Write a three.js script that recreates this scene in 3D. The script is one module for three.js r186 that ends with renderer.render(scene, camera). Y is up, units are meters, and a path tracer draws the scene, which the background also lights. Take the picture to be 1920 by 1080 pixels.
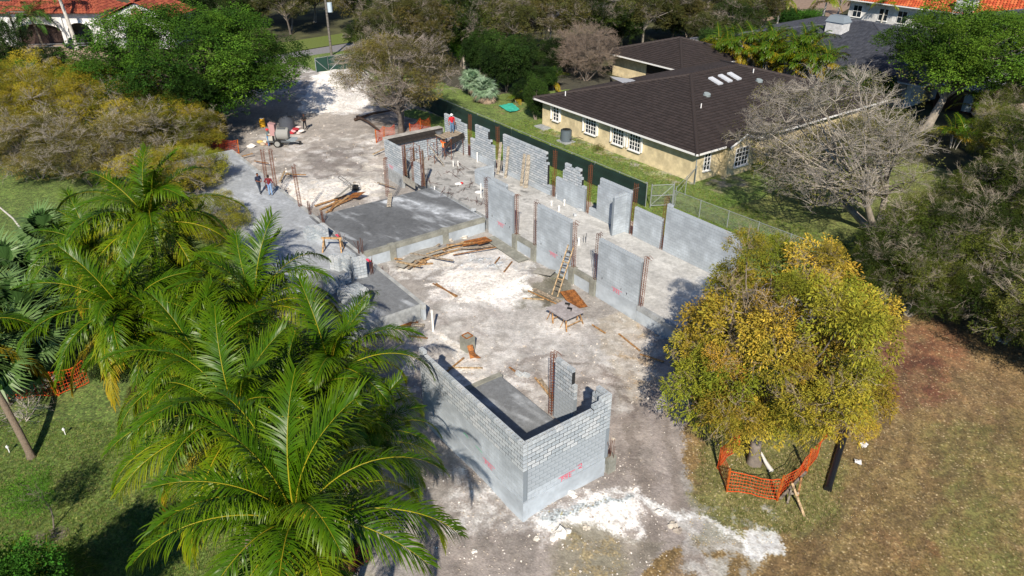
import * as THREE from 'three';
import { MarchingCubes } from 'three/addons/objects/MarchingCubes.js';
import { Sky } from 'three/addons/objects/Sky.js';

// ---------------------------------------------------------------- camera, sky, sun, exposure
const D2R = Math.PI / 180, CAMH = 23.6, F = 1387, PITCH = 29.18 * D2R, YAW = -53.75 * D2R;
const V = (x, y, z) => new THREE.Vector3(x, y, z);
const FW = V(Math.sin(YAW) * Math.cos(PITCH), -Math.sin(PITCH), -Math.cos(YAW) * Math.cos(PITCH));
const RT = V(Math.cos(YAW), 0, Math.sin(YAW)), UP = V().crossVectors(RT, FW);
const scene = new THREE.Scene();
const camera = new THREE.PerspectiveCamera(2 * Math.atan(540 / F) / D2R, 16 / 9, 0.5, 3000);
camera.position.set(0, CAMH, 0); camera.lookAt(V(0, CAMH, 0).add(FW)); scene.add(camera);
const SUN_AZ = YAW + 2.4 * D2R, SUN_EL = 37 * D2R;
const sunDir = V(-Math.sin(SUN_AZ) * Math.cos(SUN_EL), Math.sin(SUN_EL), Math.cos(SUN_AZ) * Math.cos(SUN_EL));
const sky = new Sky(); sky.name = 'sky'; sky.scale.setScalar(2000); sky.userData = { kind: 'structure' };
sky.material.uniforms.sunPosition.value.copy(sunDir); sky.material.uniforms.turbidity.value = 3; sky.material.uniforms.rayleigh.value = 1.2;
sky.material.uniforms.mieCoefficient.value = 0.004; scene.add(sky);
scene.environmentIntensity = 0.1;
const sun = new THREE.DirectionalLight(0xfff2e0, 5);
sun.name = 'sun'; sun.position.copy(sunDir).multiplyScalar(150).add(V(-45, 0, -35)); sun.target.position.set(-45, 0, -35); sun.castShadow = true;
sun.shadow.mapSize.set(4096, 4096); Object.assign(sun.shadow.camera, { left: -90, right: 90, top: 90, bottom: -90, near: 1, far: 400 });
scene.add(sun, sun.target);
const renderer = new THREE.WebGLRenderer({ antialias: true });
renderer.toneMapping = THREE.LinearToneMapping; renderer.toneMappingExposure = 1.26; renderer.shadowMap.enabled = true;

// ---------------------------------------------------------------- helpers
const S = 1.1;                                             // level of the floor slabs above the ground
function P(px, py, h = 0) {                                // the point at height h that the photograph shows at a pixel
  const d = FW.clone().addScaledVector(RT, (px - 960) / F).addScaledVector(UP, -(py - 540) / F);
  return V(0, CAMH, 0).addScaledVector(d, (h - CAMH) / d.y);
}
function topAt(b, px, py) {                                // height above b of a pixel
  const d = FW.clone().addScaledVector(RT, (px - 960) / F).addScaledVector(UP, -(py - 540) / F);
  return CAMH + d.y * Math.hypot(b.x, b.z) / Math.hypot(d.x, d.z);
}
let seed = 1;
const rs = (s) => { seed = s >>> 0; };
function R(a = 1, b) { seed = (seed + 0x6D2B79F5) >>> 0; let t = seed; t = Math.imul(t ^ (t >>> 15), t | 1); t ^= t + Math.imul(t ^ (t >>> 7), t | 61); const r = ((t ^ (t >>> 14)) >>> 0) / 4294967296; return b === undefined ? r * a : a + r * (b - a); }
const pick = (a) => a[Math.floor(R() * a.length)];
const h2 = (x, y) => { let h = Math.imul(x, 374761393) + Math.imul(y, 668265263); h = Math.imul(h ^ (h >>> 13), 1274126177); return ((h ^ (h >>> 16)) >>> 0) / 4294967296; };
function vn(x, y) { const i = Math.floor(x), j = Math.floor(y); let u = x - i, v = y - j; u = u * u * (3 - 2 * u); v = v * v * (3 - 2 * v); const a = h2(i, j), b = h2(i + 1, j), c = h2(i, j + 1), d = h2(i + 1, j + 1); return a + (b - a) * u + (c - a) * v + (a - b - c + d) * u * v; }
function fbm(x, y, o = 4) { let s = 0, a = 0.5, t = 0; for (let k = 0; k < o; k++) { s += a * vn(x, y); t += a; a *= 0.5; x = x * 2.03 + 17.3; y = y * 2.03 + 9.1; } return s / t; }
const clamp = (x, a = 0, b = 1) => Math.min(b, Math.max(a, x)), mix = (a, b, t) => a + (b - a) * t, sst = (a, b, x) => { const t = clamp((x - a) / (b - a)); return t * t * (3 - 2 * t); };
const C = (h) => { const c = new THREE.Color(h); return [c.r, c.g, c.b]; };   // linear triple of an sRGB hex

class MB {
  constructor() { this.p = []; this.n = []; this.u = []; this.c = []; this.i = []; this.col = null; }
  v(x, y, z, nx, ny, nz, u, w) { this.p.push(x, y, z); this.n.push(nx, ny, nz); this.u.push(u, w); if (this.col) this.c.push(...this.col); return this.p.length / 3 - 1; }
  quad(a, b, c, d, uo = 0) {
    const e = b.clone().sub(a), f = d.clone().sub(a), n = e.clone().cross(f).normalize(), w = e.length(), h = f.length();
    const k = this.v(a.x, a.y, a.z, n.x, n.y, n.z, uo, 0); this.v(b.x, b.y, b.z, n.x, n.y, n.z, uo + w, 0); this.v(c.x, c.y, c.z, n.x, n.y, n.z, uo + w, h); this.v(d.x, d.y, d.z, n.x, n.y, n.z, uo, h);
    this.i.push(k, k + 1, k + 2, k, k + 2, k + 3); return this;
  }
  tri(a, b, c) { const n = b.clone().sub(a).cross(c.clone().sub(a)).normalize(); const k = this.v(a.x, a.y, a.z, n.x, n.y, n.z, a.x, a.z); this.v(b.x, b.y, b.z, n.x, n.y, n.z, b.x, b.z); this.v(c.x, c.y, c.z, n.x, n.y, n.z, c.x, c.z); this.i.push(k, k + 1, k + 2); return this; }
  hexa(q, uo = 0) {                                        // eight corners: bottom 0-3, top 4-7
    this.quad(q[0], q[3], q[2], q[1], uo).quad(q[4], q[5], q[6], q[7], uo);
    for (let k = 0; k < 4; k++) { const m = (k + 1) % 4; this.quad(q[k], q[m], q[m + 4], q[k + 4], uo); } return this;
  }
  box(x, y, z, sx, sy, sz, uo = 0) {                       // centre x, z; bottom y
    const a = sx / 2, b = sz / 2, q = [];
    for (const yy of [y, y + sy]) q.push(V(x - a, yy, z + b), V(x + a, yy, z + b), V(x + a, yy, z - b), V(x - a, yy, z - b));
    return this.hexa(q, uo);
  }
  beam(a, b, w, h, roll = 0, uo = 0) {                     // a board from a to b, w across, h thick
    const t = b.clone().sub(a).normalize(), s = Math.abs(t.y) > 0.95 ? V(1, 0, 0) : V(0, 1, 0), x = t.clone().cross(s).normalize(), y = x.clone().cross(t);
    const X = x.clone().multiplyScalar(Math.cos(roll)).addScaledVector(y, Math.sin(roll)), Y = X.clone().cross(t), q = [];
    for (const e of [a, b]) for (const [i, j] of [[-1, -1], [1, -1], [1, 1], [-1, 1]]) q.push(e.clone().addScaledVector(X, i * w / 2).addScaledVector(Y, j * h / 2));
    return this.hexa(q, uo);
  }
  tube(pts, r, sides = 6, cap = true) {
    const rad = (k) => Array.isArray(r) ? r[k] : r, rows = []; let X = null, len = 0;
    for (let k = 0; k < pts.length; k++) {
      const t = pts[Math.min(k + 1, pts.length - 1)].clone().sub(pts[Math.max(k - 1, 0)]).normalize();
      if (!X) X = Math.abs(t.y) > 0.9 ? V(1, 0, 0) : V(0, 1, 0);
      X = X.clone().addScaledVector(t, -X.dot(t)); if (X.lengthSq() < 1e-6) X = V(0, 0, 1).addScaledVector(t, -t.z); X.normalize();
      const Y = t.clone().cross(X), row = []; if (k) len += pts[k].distanceTo(pts[k - 1]);
      for (let s = 0; s <= sides; s++) { const a = s / sides * Math.PI * 2, n = X.clone().multiplyScalar(Math.cos(a)).addScaledVector(Y, Math.sin(a)), q = pts[k].clone().addScaledVector(n, rad(k)); row.push(this.v(q.x, q.y, q.z, n.x, n.y, n.z, a * 0.3, len)); }
      rows.push(row);
    }
    for (let k = 0; k + 1 < rows.length; k++) for (let s = 0; s < sides; s++) this.i.push(rows[k][s], rows[k][s + 1], rows[k + 1][s + 1], rows[k][s], rows[k + 1][s + 1], rows[k + 1][s]);
    if (cap) for (const [k, sg] of [[0, -1], [pts.length - 1, 1]]) {
      const t = pts[Math.min(k + 1, pts.length - 1)].clone().sub(pts[Math.max(k - 1, 0)]).normalize().multiplyScalar(sg), q = pts[k], c = this.v(q.x, q.y, q.z, t.x, t.y, t.z, 0, 0), ring = [];
      for (let s = 0; s < sides; s++) { const j = rows[k][s] * 3; ring.push(this.v(this.p[j], this.p[j + 1], this.p[j + 2], t.x, t.y, t.z, 0, 0)); }
      for (let s = 0; s < sides; s++) sg > 0 ? this.i.push(c, ring[s], ring[(s + 1) % sides]) : this.i.push(c, ring[(s + 1) % sides], ring[s]);
    }
    return this;
  }
  rod(a, b, r, sides = 5) { return this.tube([a, b], r, sides); }
  geo() {
    const g = new THREE.BufferGeometry();
    g.setAttribute('position', new THREE.Float32BufferAttribute(this.p, 3)); g.setAttribute('normal', new THREE.Float32BufferAttribute(this.n, 3)); g.setAttribute('uv', new THREE.Float32BufferAttribute(this.u, 2));
    if (this.c.length) g.setAttribute('color', new THREE.Float32BufferAttribute(this.c, 3));
    g.setIndex(this.i); return g;
  }
  build(name, mat, parent) { return mesh(name, this.geo(), mat, parent); }
}
const used = {};
function numbered(n) { used[n] = (used[n] ?? -1) + 1; return used[n] ? n + '_' + String(used[n]).padStart(3, '0') : n; }
function mesh(name, geo, mat, parent = scene) { const m = new THREE.Mesh(geo, mat); m.name = parent === scene ? numbered(name) : name; m.castShadow = m.receiveShadow = true; parent.add(m); return m; }
function tag(o, label, category, group) { o.userData = { kind: 'thing', ...o.userData, label, category }; if (group) o.userData.group = group; return o; }
function struct(o) { o.userData.kind = 'structure'; return o; }
function stuff(o) { o.userData.kind = 'stuff'; return o; }
function thing(name, label, category, pos = [0, 0, 0], turn = 0, group) { const o = new THREE.Group(); o.name = numbered(name); scene.add(o); o.position.set(...pos); o.rotation.y = turn; return tag(o, label, category, group); }
function instances(name, geo, mat, n, parent, fill) {      // fill(i, matrix, colour)
  n = Math.round(n);
  const m = new THREE.InstancedMesh(geo, mat, n); m.name = parent === scene ? numbered(name) : name; m.castShadow = m.receiveShadow = true;
  const M = new THREE.Matrix4(), c = new THREE.Color(); for (let i = 0; i < n; i++) { c.setRGB(1, 1, 1); fill(i, M, c); m.setMatrixAt(i, M); m.setColorAt(i, c); }
  parent.add(m); return stuff(m);
}
function scatter(name, geo, mat, n, fill) {                // like instances(), joined into one mesh with vertex colours
  const g = geo.index ? geo.toNonIndexed() : geo, gp_ = g.attributes.position, gn = g.attributes.normal, k = gp_.count, p = new Float32Array(n * k * 3), nr = new Float32Array(n * k * 3), cl = new Float32Array(n * k * 3), M4 = new THREE.Matrix4(), N3 = new THREE.Matrix3(), c = new THREE.Color(), v = V();
  for (let i = 0, w = 0; i < n; i++) { fill(i, M4, c); N3.getNormalMatrix(M4); for (let j = 0; j < k; j++, w += 3) { v.fromBufferAttribute(gp_, j).applyMatrix4(M4); p[w] = v.x; p[w + 1] = v.y; p[w + 2] = v.z; v.fromBufferAttribute(gn, j).applyMatrix3(N3).normalize(); nr[w] = v.x; nr[w + 1] = v.y; nr[w + 2] = v.z; cl[w] = c.r; cl[w + 1] = c.g; cl[w + 2] = c.b; } }
  const o = new THREE.BufferGeometry(); o.setAttribute('position', new THREE.BufferAttribute(p, 3)); o.setAttribute('normal', new THREE.BufferAttribute(nr, 3)); o.setAttribute('color', new THREE.BufferAttribute(cl, 3)); return stuff(mesh(name, o, mat));
}
function dtex(w, h, f, srgb = true) {                      // f(i, j, out) fills 0..255 values
  const d = new Uint8Array(w * h * 4), o = [0, 0, 0]; for (let j = 0, k = 0; j < h; j++) for (let i = 0; i < w; i++, k += 4) { f(i, j, o); d[k] = clamp(o[0], 0, 255); d[k + 1] = clamp(o[1], 0, 255); d[k + 2] = clamp(o[2], 0, 255); d[k + 3] = 255; }
  const t = new THREE.DataTexture(d, w, h); t.magFilter = THREE.LinearFilter; t.minFilter = THREE.LinearMipmapLinearFilter; t.generateMipmaps = true; t.wrapS = t.wrapT = THREE.RepeatWrapping; if (srgb) t.colorSpace = THREE.SRGBColorSpace; t.needsUpdate = true; return t;
}
// tiling grey noise around white: multiplies a colour; metres per repeat
function tileNoise(n, freq, lo, hi, sx = 1, sy = 1) {
  const per = (x, y, f) => { const a = x / n, b = y / n; let s = 0, amp = 0.5, tot = 0; for (let k = 0; k < 4; k++) { const q = f << k; const i = Math.floor(a * q * sx), j = Math.floor(b * q * sy); let u = a * q * sx - i, v = b * q * sy - j; u = u * u * (3 - 2 * u); v = v * v * (3 - 2 * v); const mx = q * sx, my = q * sy, H = (p, r) => h2(((p % mx) + mx) % mx + k * 977, ((r % my) + my) % my); s += amp * mix(mix(H(i, j), H(i + 1, j), u), mix(H(i, j + 1), H(i + 1, j + 1), u), v); tot += amp; amp *= 0.6; } return s / tot; };
  return dtex(n, n, (i, j, o) => { const t = per(i, j, freq), g = 255 * mix(lo, hi, clamp((t - 0.22) / 0.56)); o[0] = o[1] = o[2] = g; });
}
const rep = (t, mx, my = mx) => { const c = t.clone(); c.repeat.set(1 / mx, 1 / my); c.needsUpdate = true; return c; };
const nzFine = tileNoise(256, 16, 0.84, 1), nzBroad = tileNoise(512, 6, 0.82, 1), nzWood = tileNoise(256, 4, 0.55, 1, 1, 8);
const M = (color, rough = 0.9, o = {}) => new THREE.MeshStandardMaterial({ color: new THREE.Color(color), roughness: rough, ...o });
const mat = {
  block: ['#bfc7cc', '#b4bdc4', '#c8ced2', '#abb5bc'].map((c) => M(c, 0.95, { map: rep(nzFine, 0.7), bumpMap: rep(nzFine, 0.4), bumpScale: 0.004 })),
  slurry: M('#b9c3cb', 0.92, { map: rep(nzBroad, 4.7, 3.9), bumpMap: rep(nzFine, 0.5), bumpScale: 0.003 }),
  mortar: M('#24272a', 1), paleMortar: M('#7c858c', 1),
  beam: M('#98998f', 0.9, { map: rep(nzBroad, 1.3), bumpMap: rep(nzFine, 0.4), bumpScale: 0.004 }),
  footing: M('#a9aeb0', 0.95, { map: rep(nzBroad, 1.1), bumpMap: rep(nzFine, 0.4), bumpScale: 0.008 }),
  rust: M('#7a4426', 0.9, { map: rep(nzFine, 0.3) }), rustDark: M('#5a3626', 0.9), steel: M('#7d8184', 0.5, { metalness: 0.6 }), galv: M('#a9b0b4', 0.5, { metalness: 0.5 }),
  wood: ['#d6ae7c', '#c99a63', '#b08050', '#dcbf94', '#bfae96'].map((c) => M(c, 0.85, { map: rep(nzWood, 0.25, 1.6) })),
  paleWood: M('#d2c6b2', 0.9, { map: rep(nzWood, 0.25, 1.6) }), greyWood: M('#8f8577', 0.9, { map: rep(nzWood, 0.25, 1.6) }), ply: M('#b9763a', 0.8, { map: rep(nzWood, 0.6, 2.4) }), greyPly: M('#a9a69c', 0.85, { map: rep(nzBroad, 0.8) }), formPly: M('#3a3430', 0.8, { map: rep(nzWood, 0.5, 2) }),
  white: M('#e8e8e6', 0.5), pvc: M('#ecebe6', 0.4), black: M('#17181a', 0.45), rubber: M('#1c1c1c', 0.8), red: M('#c81f22', 0.7), redSpray: M('#ea4a6a', 0.9), greenSpray: M('#4fc58a', 0.9),
  orangeMesh: M('#d8501c', 0.7), orangeWood: M('#dd7420', 0.75, { map: rep(nzWood, 0.25, 1.6) }), screen: M('#16332d', 0.85, { map: rep(nzBroad, 0.8) }),
  rock: [M('#d8d3c8', 1), M('#bdb5a8', 1), M('#e6e2da', 1), M('#9a9186', 1)],
};
// ---------------------------------------------------------------- ground
const GX0 = -112, GZ0 = -72, GW = 114, GD = 88, TW = 2048, TH = 1580, CW = 1024, CH = 790;
const NEAR = { x0: -25.5, x1: -17.65, z0: -13.5, z1: -17.93 };   // the near corner room
const mounds = [[P(905, 525), 3.2, 0.35], [P(1130, 950), 2.4, 0.3], [P(1060, 985), 1.6, 0.22], [P(650, 150), 6, 0.9], [P(600, 175), 7, 0.7], [P(880, 910), 1.8, 0.2], [P(800, 480), 1.8, 0.25], [P(860, 470), 1.6, 0.3], [P(540, 345), 2, 0.3], [P(1120, 690), 2, 0.12], [P(1000, 525), 1.5, 0.2]];
function gh(x, z) {                                        // height of the bare ground
  let y = (fbm(x * 0.35, z * 0.35, 4) - 0.5) * 0.22 + (fbm(x * 2.2 + 40, z * 2.2, 2) - 0.5) * 0.05;
  const lawn = sst(-9, -5, z + (x + 20) * -0.19); y *= mix(1, 0.35, lawn);
  for (const [c, r, h] of mounds) { const d = ((x - c.x) ** 2 + (z - c.z) ** 2) / (r * r); if (d < 4) y += h * Math.exp(-d * 1.6) * (0.6 + 0.8 * fbm(x * 1.4, z * 1.4, 3)); }
  const e = Math.min(x - GX0, GX0 + GW - x, z - GZ0, GZ0 + GD - z); return mix(-0.3, y, sst(0, 3, e));
}
{
  const cv = document.createElement('canvas'); cv.width = CW; cv.height = CH; const g = cv.getContext('2d');
  const tx = (p) => [(p.x - GX0) / GW * CW, (p.z - GZ0) / GD * CH];
  const path = (pts) => { g.beginPath(); pts.forEach((q, k) => { const [a, b] = tx(q); k ? g.lineTo(a, b) : g.moveTo(a, b); }); };
  const px = (s) => { const n = s.split(' ').map(Number), r = []; for (let k = 0; k < n.length; k += 2) r.push(P(n[k], n[k + 1])); return r; };
  const poly = (s, col, a = 1) => { path(typeof s === 'string' ? px(s) : s); g.closePath(); g.globalAlpha = a; g.fillStyle = col; g.fill(); };
  const line = (s, col, w, a = 1) => { path(px(s)); g.globalAlpha = a; g.strokeStyle = col; g.lineWidth = w / GW * CW; g.lineCap = g.lineJoin = 'round'; g.stroke(); };
  const dots = (x0, y0, x1, y1, n, col, r0, r1, a = 0.5) => { g.fillStyle = col; for (let k = 0; k < n; k++) { const [u, w] = tx(P(R(x0, x1), R(y0, y1))); g.globalAlpha = a * R(0.4, 1); g.beginPath(); g.ellipse(u, w, R(r0, r1) / GW * CW, R(r0, r1) / GW * CW, R(3), 0, 7); g.fill(); } };
  rs(11);
  g.fillStyle = '#a59b90'; g.fillRect(0, 0, CW, CH);
  const W = (...a) => { const r = []; for (let k = 0; k < a.length; k += 2) r.push(V(a[k], 0, a[k + 1])); return r; };
  // neighbour's lawn, woodland floor, the house garden, the dry field
  poly(W(-10, -4, -19, -6.5, -26, -8, -40, -10.5, -72, -16.5, -80, -14, -112, -14, -112, 16, 2, 16), '#5c7034');
  poly(W(-72, -19, -86, -22, -112, -26, -112, -10, -60, -10), '#5d5a40');
  poly(W(-112, -72, -112, -40, -92, -39, -75, -41, -38, -41.5, -24, -41.5, -18, -37, -11, -37.5, 2, -34, 2, -72), '#64783a');
  poly(W(-112, -72, -112, -50, -76, -50, -66, -72), '#4e4a34');
  poly('1210 590 1290 470 1340 420 1560 560 1700 620 1500 720 1300 760', '#8b8276');
  poly('1275 780 1330 740 1600 600 1800 560 1990 560 1990 1150 1150 1150 1240 1020 1330 985 1300 900 1270 840', '#7d6844');
  poly('1560 660 1700 600 1920 700 1900 780 1800 800 1640 740 1580 720', '#846a4c', 0.6); dots(1580, 610, 1800, 740, 170, '#80583e', 0.2, 0.8, 0.45); dots(1640, 640, 1760, 760, 80, '#5d3a2b', 0.2, 0.7, 0.5);
  dots(1640, 1000, 1760, 1070, 60, '#6b4430', 0.15, 0.5, 0.5); dots(1550, 760, 1920, 1080, 400, '#7d7045', 0.15, 0.7, 0.35); dots(1500, 700, 1920, 1080, 220, '#9c8860', 0.15, 0.6, 0.3); dots(1750, 800, 1920, 1080, 160, '#6a6b3a', 0.2, 0.7, 0.4);
  dots(1330, 790, 1560, 985, 300, '#6c6e40', 0.3, 0.9, 0.5); dots(1300, 780, 1590, 1010, 260, '#7c7a4a', 0.1, 0.4, 0.5);
  for (const [o, w] of [[0, 0.5], [46, 0.5], [110, 0.4], [150, 0.45], [215, 0.4]]) { line(`${1430 + o} 1100 ${1520 + o} 1010 ${1610 + o} 920 ${1660 + o} 830 ${1670 + o} 750 ${1640 + o} 690`, '#65523a', w, 0.5); line(`${1450 + o} 1100 ${1540 + o} 1012 ${1630 + o} 922 ${1680 + o} 830 ${1690 + o} 750`, '#8f7b56', 0.2, 0.35); }
  // building site: track, pale mud, white lime rock
  poly('780 1080 800 960 880 880 1180 760 1150 660 1240 560 1300 800 1270 900 1330 985 1240 1030 1150 1080', '#a39387');
  line('1180 1080 1240 960 1195 860 1185 760 1130 670 1020 600', '#877769', 0.7, 0.7); line('1290 1080 1290 970 1262 860 1240 760 1180 680', '#877769', 0.7, 0.6); line('1330 1080 1240 960 1245 860 1230 760 1180 680', '#a4948a', 0.8, 0.7); line('1100 640 1010 560 960 500', '#8a7c70', 1.2, 0.4);
  poly('800 560 960 540 1100 600 1160 680 1080 720 940 680 850 640', '#c2bbb2', 0.95); poly('720 560 860 540 960 640 960 720 860 740 760 680', '#b0a89e', 0.8); poly('930 690 1040 660 1160 700 1150 780 1040 740', '#8d7e74', 0.6);
  poly('1120 600 1200 580 1240 700 1200 760 1140 680', '#b9a98f', 0.8);
  poly('975 540 1060 520 1080 565 1000 580', '#77705a', 0.75); dots(960, 510, 1080, 580, 60, '#6e684e', 0.1, 0.5, 0.5); dots(1040, 500, 1080, 530, 20, '#667043', 0.1, 0.4, 0.6);
  poly('815 520 880 492 960 500 985 530 955 560 880 562', '#ece8e1'); dots(810, 490, 990, 570, 200, '#f2efe9', 0.1, 0.45, 0.8);
  poly('735 510 780 480 870 470 960 465 1010 500 960 510 860 490 800 515', '#dbd6cd', 0.8); dots(720, 470, 1030, 530, 160, '#e6e2da', 0.1, 0.4, 0.7); dots(870, 480, 940, 510, 40, '#bcc6cf', 0.1, 0.3, 0.7);
  poly('815 625 830 622 890 665 900 700 870 700', '#e9e5de', 0.9); dots(800, 600, 960, 720, 140, '#dcd6cc', 0.06, 0.25, 0.6); dots(850, 690, 960, 730, 60, '#ece8e0', 0.1, 0.35, 0.7);
  dots(700, 560, 900, 740, 120, '#8d8177', 0.1, 0.5, 0.3); dots(900, 560, 1260, 900, 120, '#7d6e64', 0.2, 0.8, 0.2); dots(1000, 600, 1250, 760, 160, '#ddd7ce', 0.1, 0.5, 0.45); dots(760, 560, 1080, 740, 120, '#e4dfd7', 0.15, 0.7, 0.5);
  poly('1005 985 1110 930 1195 945 1200 975 1120 1005 1075 1020 1040 1005', '#eceae5'); dots(990, 920, 1200, 1020, 160, '#f0eeea', 0.06, 0.3, 0.8); line('1030 975 1080 955 1140 945 1185 942', '#a9b2b6', 0.35, 0.9);
  poly('1190 935 1300 955 1390 1000 1460 1015 1430 1055 1330 1010 1230 960', '#c3c0b8', 0.55); line('1200 940 1300 965 1400 1010', '#dfe2e2', 0.3, 0.9); poly('1395 1000 1440 990 1470 1020 1430 1060 1395 1035', '#dfe3e4', 0.9); dots(1280, 950, 1460, 1080, 60, '#d5d2ca', 0.1, 0.35, 0.6);
  dots(840, 880, 990, 1000, 170, '#e8e5df', 0.08, 0.3, 0.7); dots(790, 860, 1000, 1080, 160, '#85786d', 0.1, 0.5, 0.4); dots(1050, 990, 1150, 1080, 120, '#8a7f62', 0.15, 0.6, 0.4); poly('1040 1005 1130 1000 1240 1010 1200 1060 1060 1040', '#8f8368', 0.45);
  // yard behind the dark slab and the drive to the gate
  poly('450 300 520 240 620 205 700 200 740 260 720 330 610 395 540 380', '#b3a698'); poly('520 340 600 330 690 330 720 350 640 385 560 385', '#e2dcd2', 0.9); poly('575 285 680 270 690 320 590 335', '#8d8279', 0.8);
  dots(470, 250, 720, 380, 300, '#ece7de', 0.15, 0.7, 0.5); dots(470, 230, 720, 340, 200, '#877b70', 0.2, 0.8, 0.4); dots(640, 290, 720, 370, 60, '#ddd2bd', 0.2, 0.6, 0.6);
  poly('560 215 590 150 640 125 690 140 700 190 670 210', '#e4e1db'); poly('600 140 680 135 660 165 600 170', '#f2f0ec'); dots(560, 130, 700, 215, 160, '#f0eeea', 0.2, 0.7, 0.7); poly('690 180 760 180 830 215 720 260', '#9a8d80', 0.8); dots(700, 190, 800, 250, 70, '#7d6c5c', 0.2, 0.7, 0.5);
  // east wing edge, garden strip along the house
  poly(W(-60, -36, -22, -36, -22, -41.4, -75, -41.4), '#b5a88f', 0.9); poly(W(-75, -38.8, -20, -38.8, -20, -41.6, -75, -41.6), '#5f7a30', 0.9);
  for (let k = 0; k < 90; k++) { const x = R(-60, -40); g.globalAlpha = 0.5; g.fillStyle = pick(['#b8b09f', '#9c9382', '#8a7f55']); const [u, w] = tx(V(x, 0, R(-48.9, -47.4))); g.beginPath(); g.ellipse(u, w, R(2, 6), R(2, 4), 0, 0, 7); g.fill(); }
  dots(930, 185, 990, 215, 30, '#8a6a55', 0.1, 0.5, 0.4); dots(1330, 330, 1420, 360, 40, '#a3937f', 0.2, 0.7, 0.5); dots(1400, 250, 1760, 420, 260, '#6f7c3a', 0.3, 1.2, 0.4); dots(1330, 320, 1700, 470, 200, '#4d6a24', 0.3, 1.2, 0.4);
  poly(W(-34.5, -46, -24, -46, -14, -50, -14, -72, -34, -72), '#6d6a40', 0.5);
  // lawn variation, mulch ring of the young tree
  for (let k = 0; k < 900; k++) { const [u, w] = tx(V(R(-60, -8), 0, R(-8, 12))); g.globalAlpha = 0.25; g.fillStyle = pick(['#77803f', '#566b30', '#8a8a50', '#4d6430']); g.beginPath(); g.ellipse(u, w, R(1, 7), R(1, 7), 0, 0, 7); g.fill(); }
  { const [u, w] = tx(P(105, 1000)); g.globalAlpha = 1; g.fillStyle = '#7a6a5c'; g.beginPath(); g.ellipse(u, w, 0.62 / GW * CW, 0.62 / GW * CW, 0, 0, 7); g.fill(); }
  const d = g.getImageData(0, 0, CW, CH).data;
  const map = dtex(TW, TH, (i, j, o) => {
    const x = GX0 + i / TW * GW, z = GZ0 + j / TH * GD, a = fbm(x * 0.9, z * 0.9, 3) - 0.5, b = fbm(x * 0.9 + 70, z * 0.9 + 31, 3) - 0.5;
    const r1 = h2(i, j), r2 = h2(i + 5000, j), wx = x + a * 1.1 + (r1 - 0.5) * 0.22, wz = z + b * 1.1 + (r2 - 0.5) * 0.22;
    const u = clamp(Math.floor((wx - GX0) / GW * CW), 0, CW - 1), w = clamp(Math.floor((wz - GZ0) / GD * CH), 0, CH - 1), k = (w * CW + u) * 4;
    let R0 = d[k], G0 = d[k + 1], B0 = d[k + 2]; if (R0 < 225 && Math.abs(R0 - B0) < 40 && G0 <= R0) { const l = (R0 + G0 + B0) / 3; R0 = mix(R0, l, 0.4) * 0.97; G0 = mix(G0, l, 0.4) * 0.98; B0 = mix(B0, l, 0.4) * 0.99; } const green = G0 > R0 + 4, dry = !green && R0 - B0 > 36, pale = R0 > 205;
    const f = fbm(x * 5, z * 5, 3) - 0.5, m = 1 + (green ? 0.6 : dry ? 0.42 : 0.15) * (h2(i * 3 + 1, j * 3) - 0.5) + (green ? 0.55 : dry ? 0.4 : 0.24) * f + 0.24 * (fbm(x * 0.6 + 9, z * 0.6, 3) - 0.5);
    if (!green && !dry && !pale) { const s = vn(x * 9, z * 9) * vn(x * 2 + 3, z * 2), t = sst(0.58, 0.78, s) * 0.3; R0 = mix(R0, 222, t); G0 = mix(G0, 216, t); B0 = mix(B0, 207, t); }
    if (pale) { const t = sst(0.66, 0.8, vn(x * 8, z * 8)) * 0.35; R0 = mix(R0, 150, t); G0 = mix(G0, 142, t); B0 = mix(B0, 134, t); }
    if (dry && r1 > 0.965) { R0 = 188; G0 = 170; B0 = 135; } if (green && r2 > 0.975) { R0 = 150; G0 = 140; B0 = 88; }
    o[0] = R0 * m; o[1] = G0 * m; o[2] = B0 * m;
  });
  map.wrapS = map.wrapT = THREE.ClampToEdgeWrapping;
  const nx = 326, nz = 250, p = [], u = [], id = [];
  for (let j = 0; j <= nz; j++) for (let i = 0; i <= nx; i++) { const x = GX0 + i / nx * GW, z = GZ0 + j / nz * GD; p.push(x, gh(x, z), z); u.push(i / nx, j / nz); }
  for (let j = 0; j < nz; j++) for (let i = 0; i < nx; i++) { const k = j * (nx + 1) + i; id.push(k, k + nx + 1, k + 1, k + 1, k + nx + 1, k + nx + 2); }
  const geo = new THREE.BufferGeometry(); geo.setAttribute('position', new THREE.Float32BufferAttribute(p, 3)); geo.setAttribute('uv', new THREE.Float32BufferAttribute(u, 2)); geo.setIndex(id); geo.computeVertexNormals();
  const bm = nzFine.clone(); bm.repeat.set(GW / 1.1, GD / 1.1); bm.needsUpdate = true;
  struct(mesh('site_ground', geo, new THREE.MeshStandardMaterial({ map, roughness: 0.98, bumpMap: bm, bumpScale: 0.035 })));
  const tg = new THREE.PlaneGeometry(1400, 1400); tg.rotateX(-Math.PI / 2);
  const tt = tileNoise(512, 8, 0.5, 1); tt.repeat.set(50, 50);
  const ter = struct(mesh('terrain', tg, new THREE.MeshStandardMaterial({ color: new THREE.Color('#5d5f3a'), map: tt, roughness: 1 }))); ter.position.set(-100, -0.2, -80);
}
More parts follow.
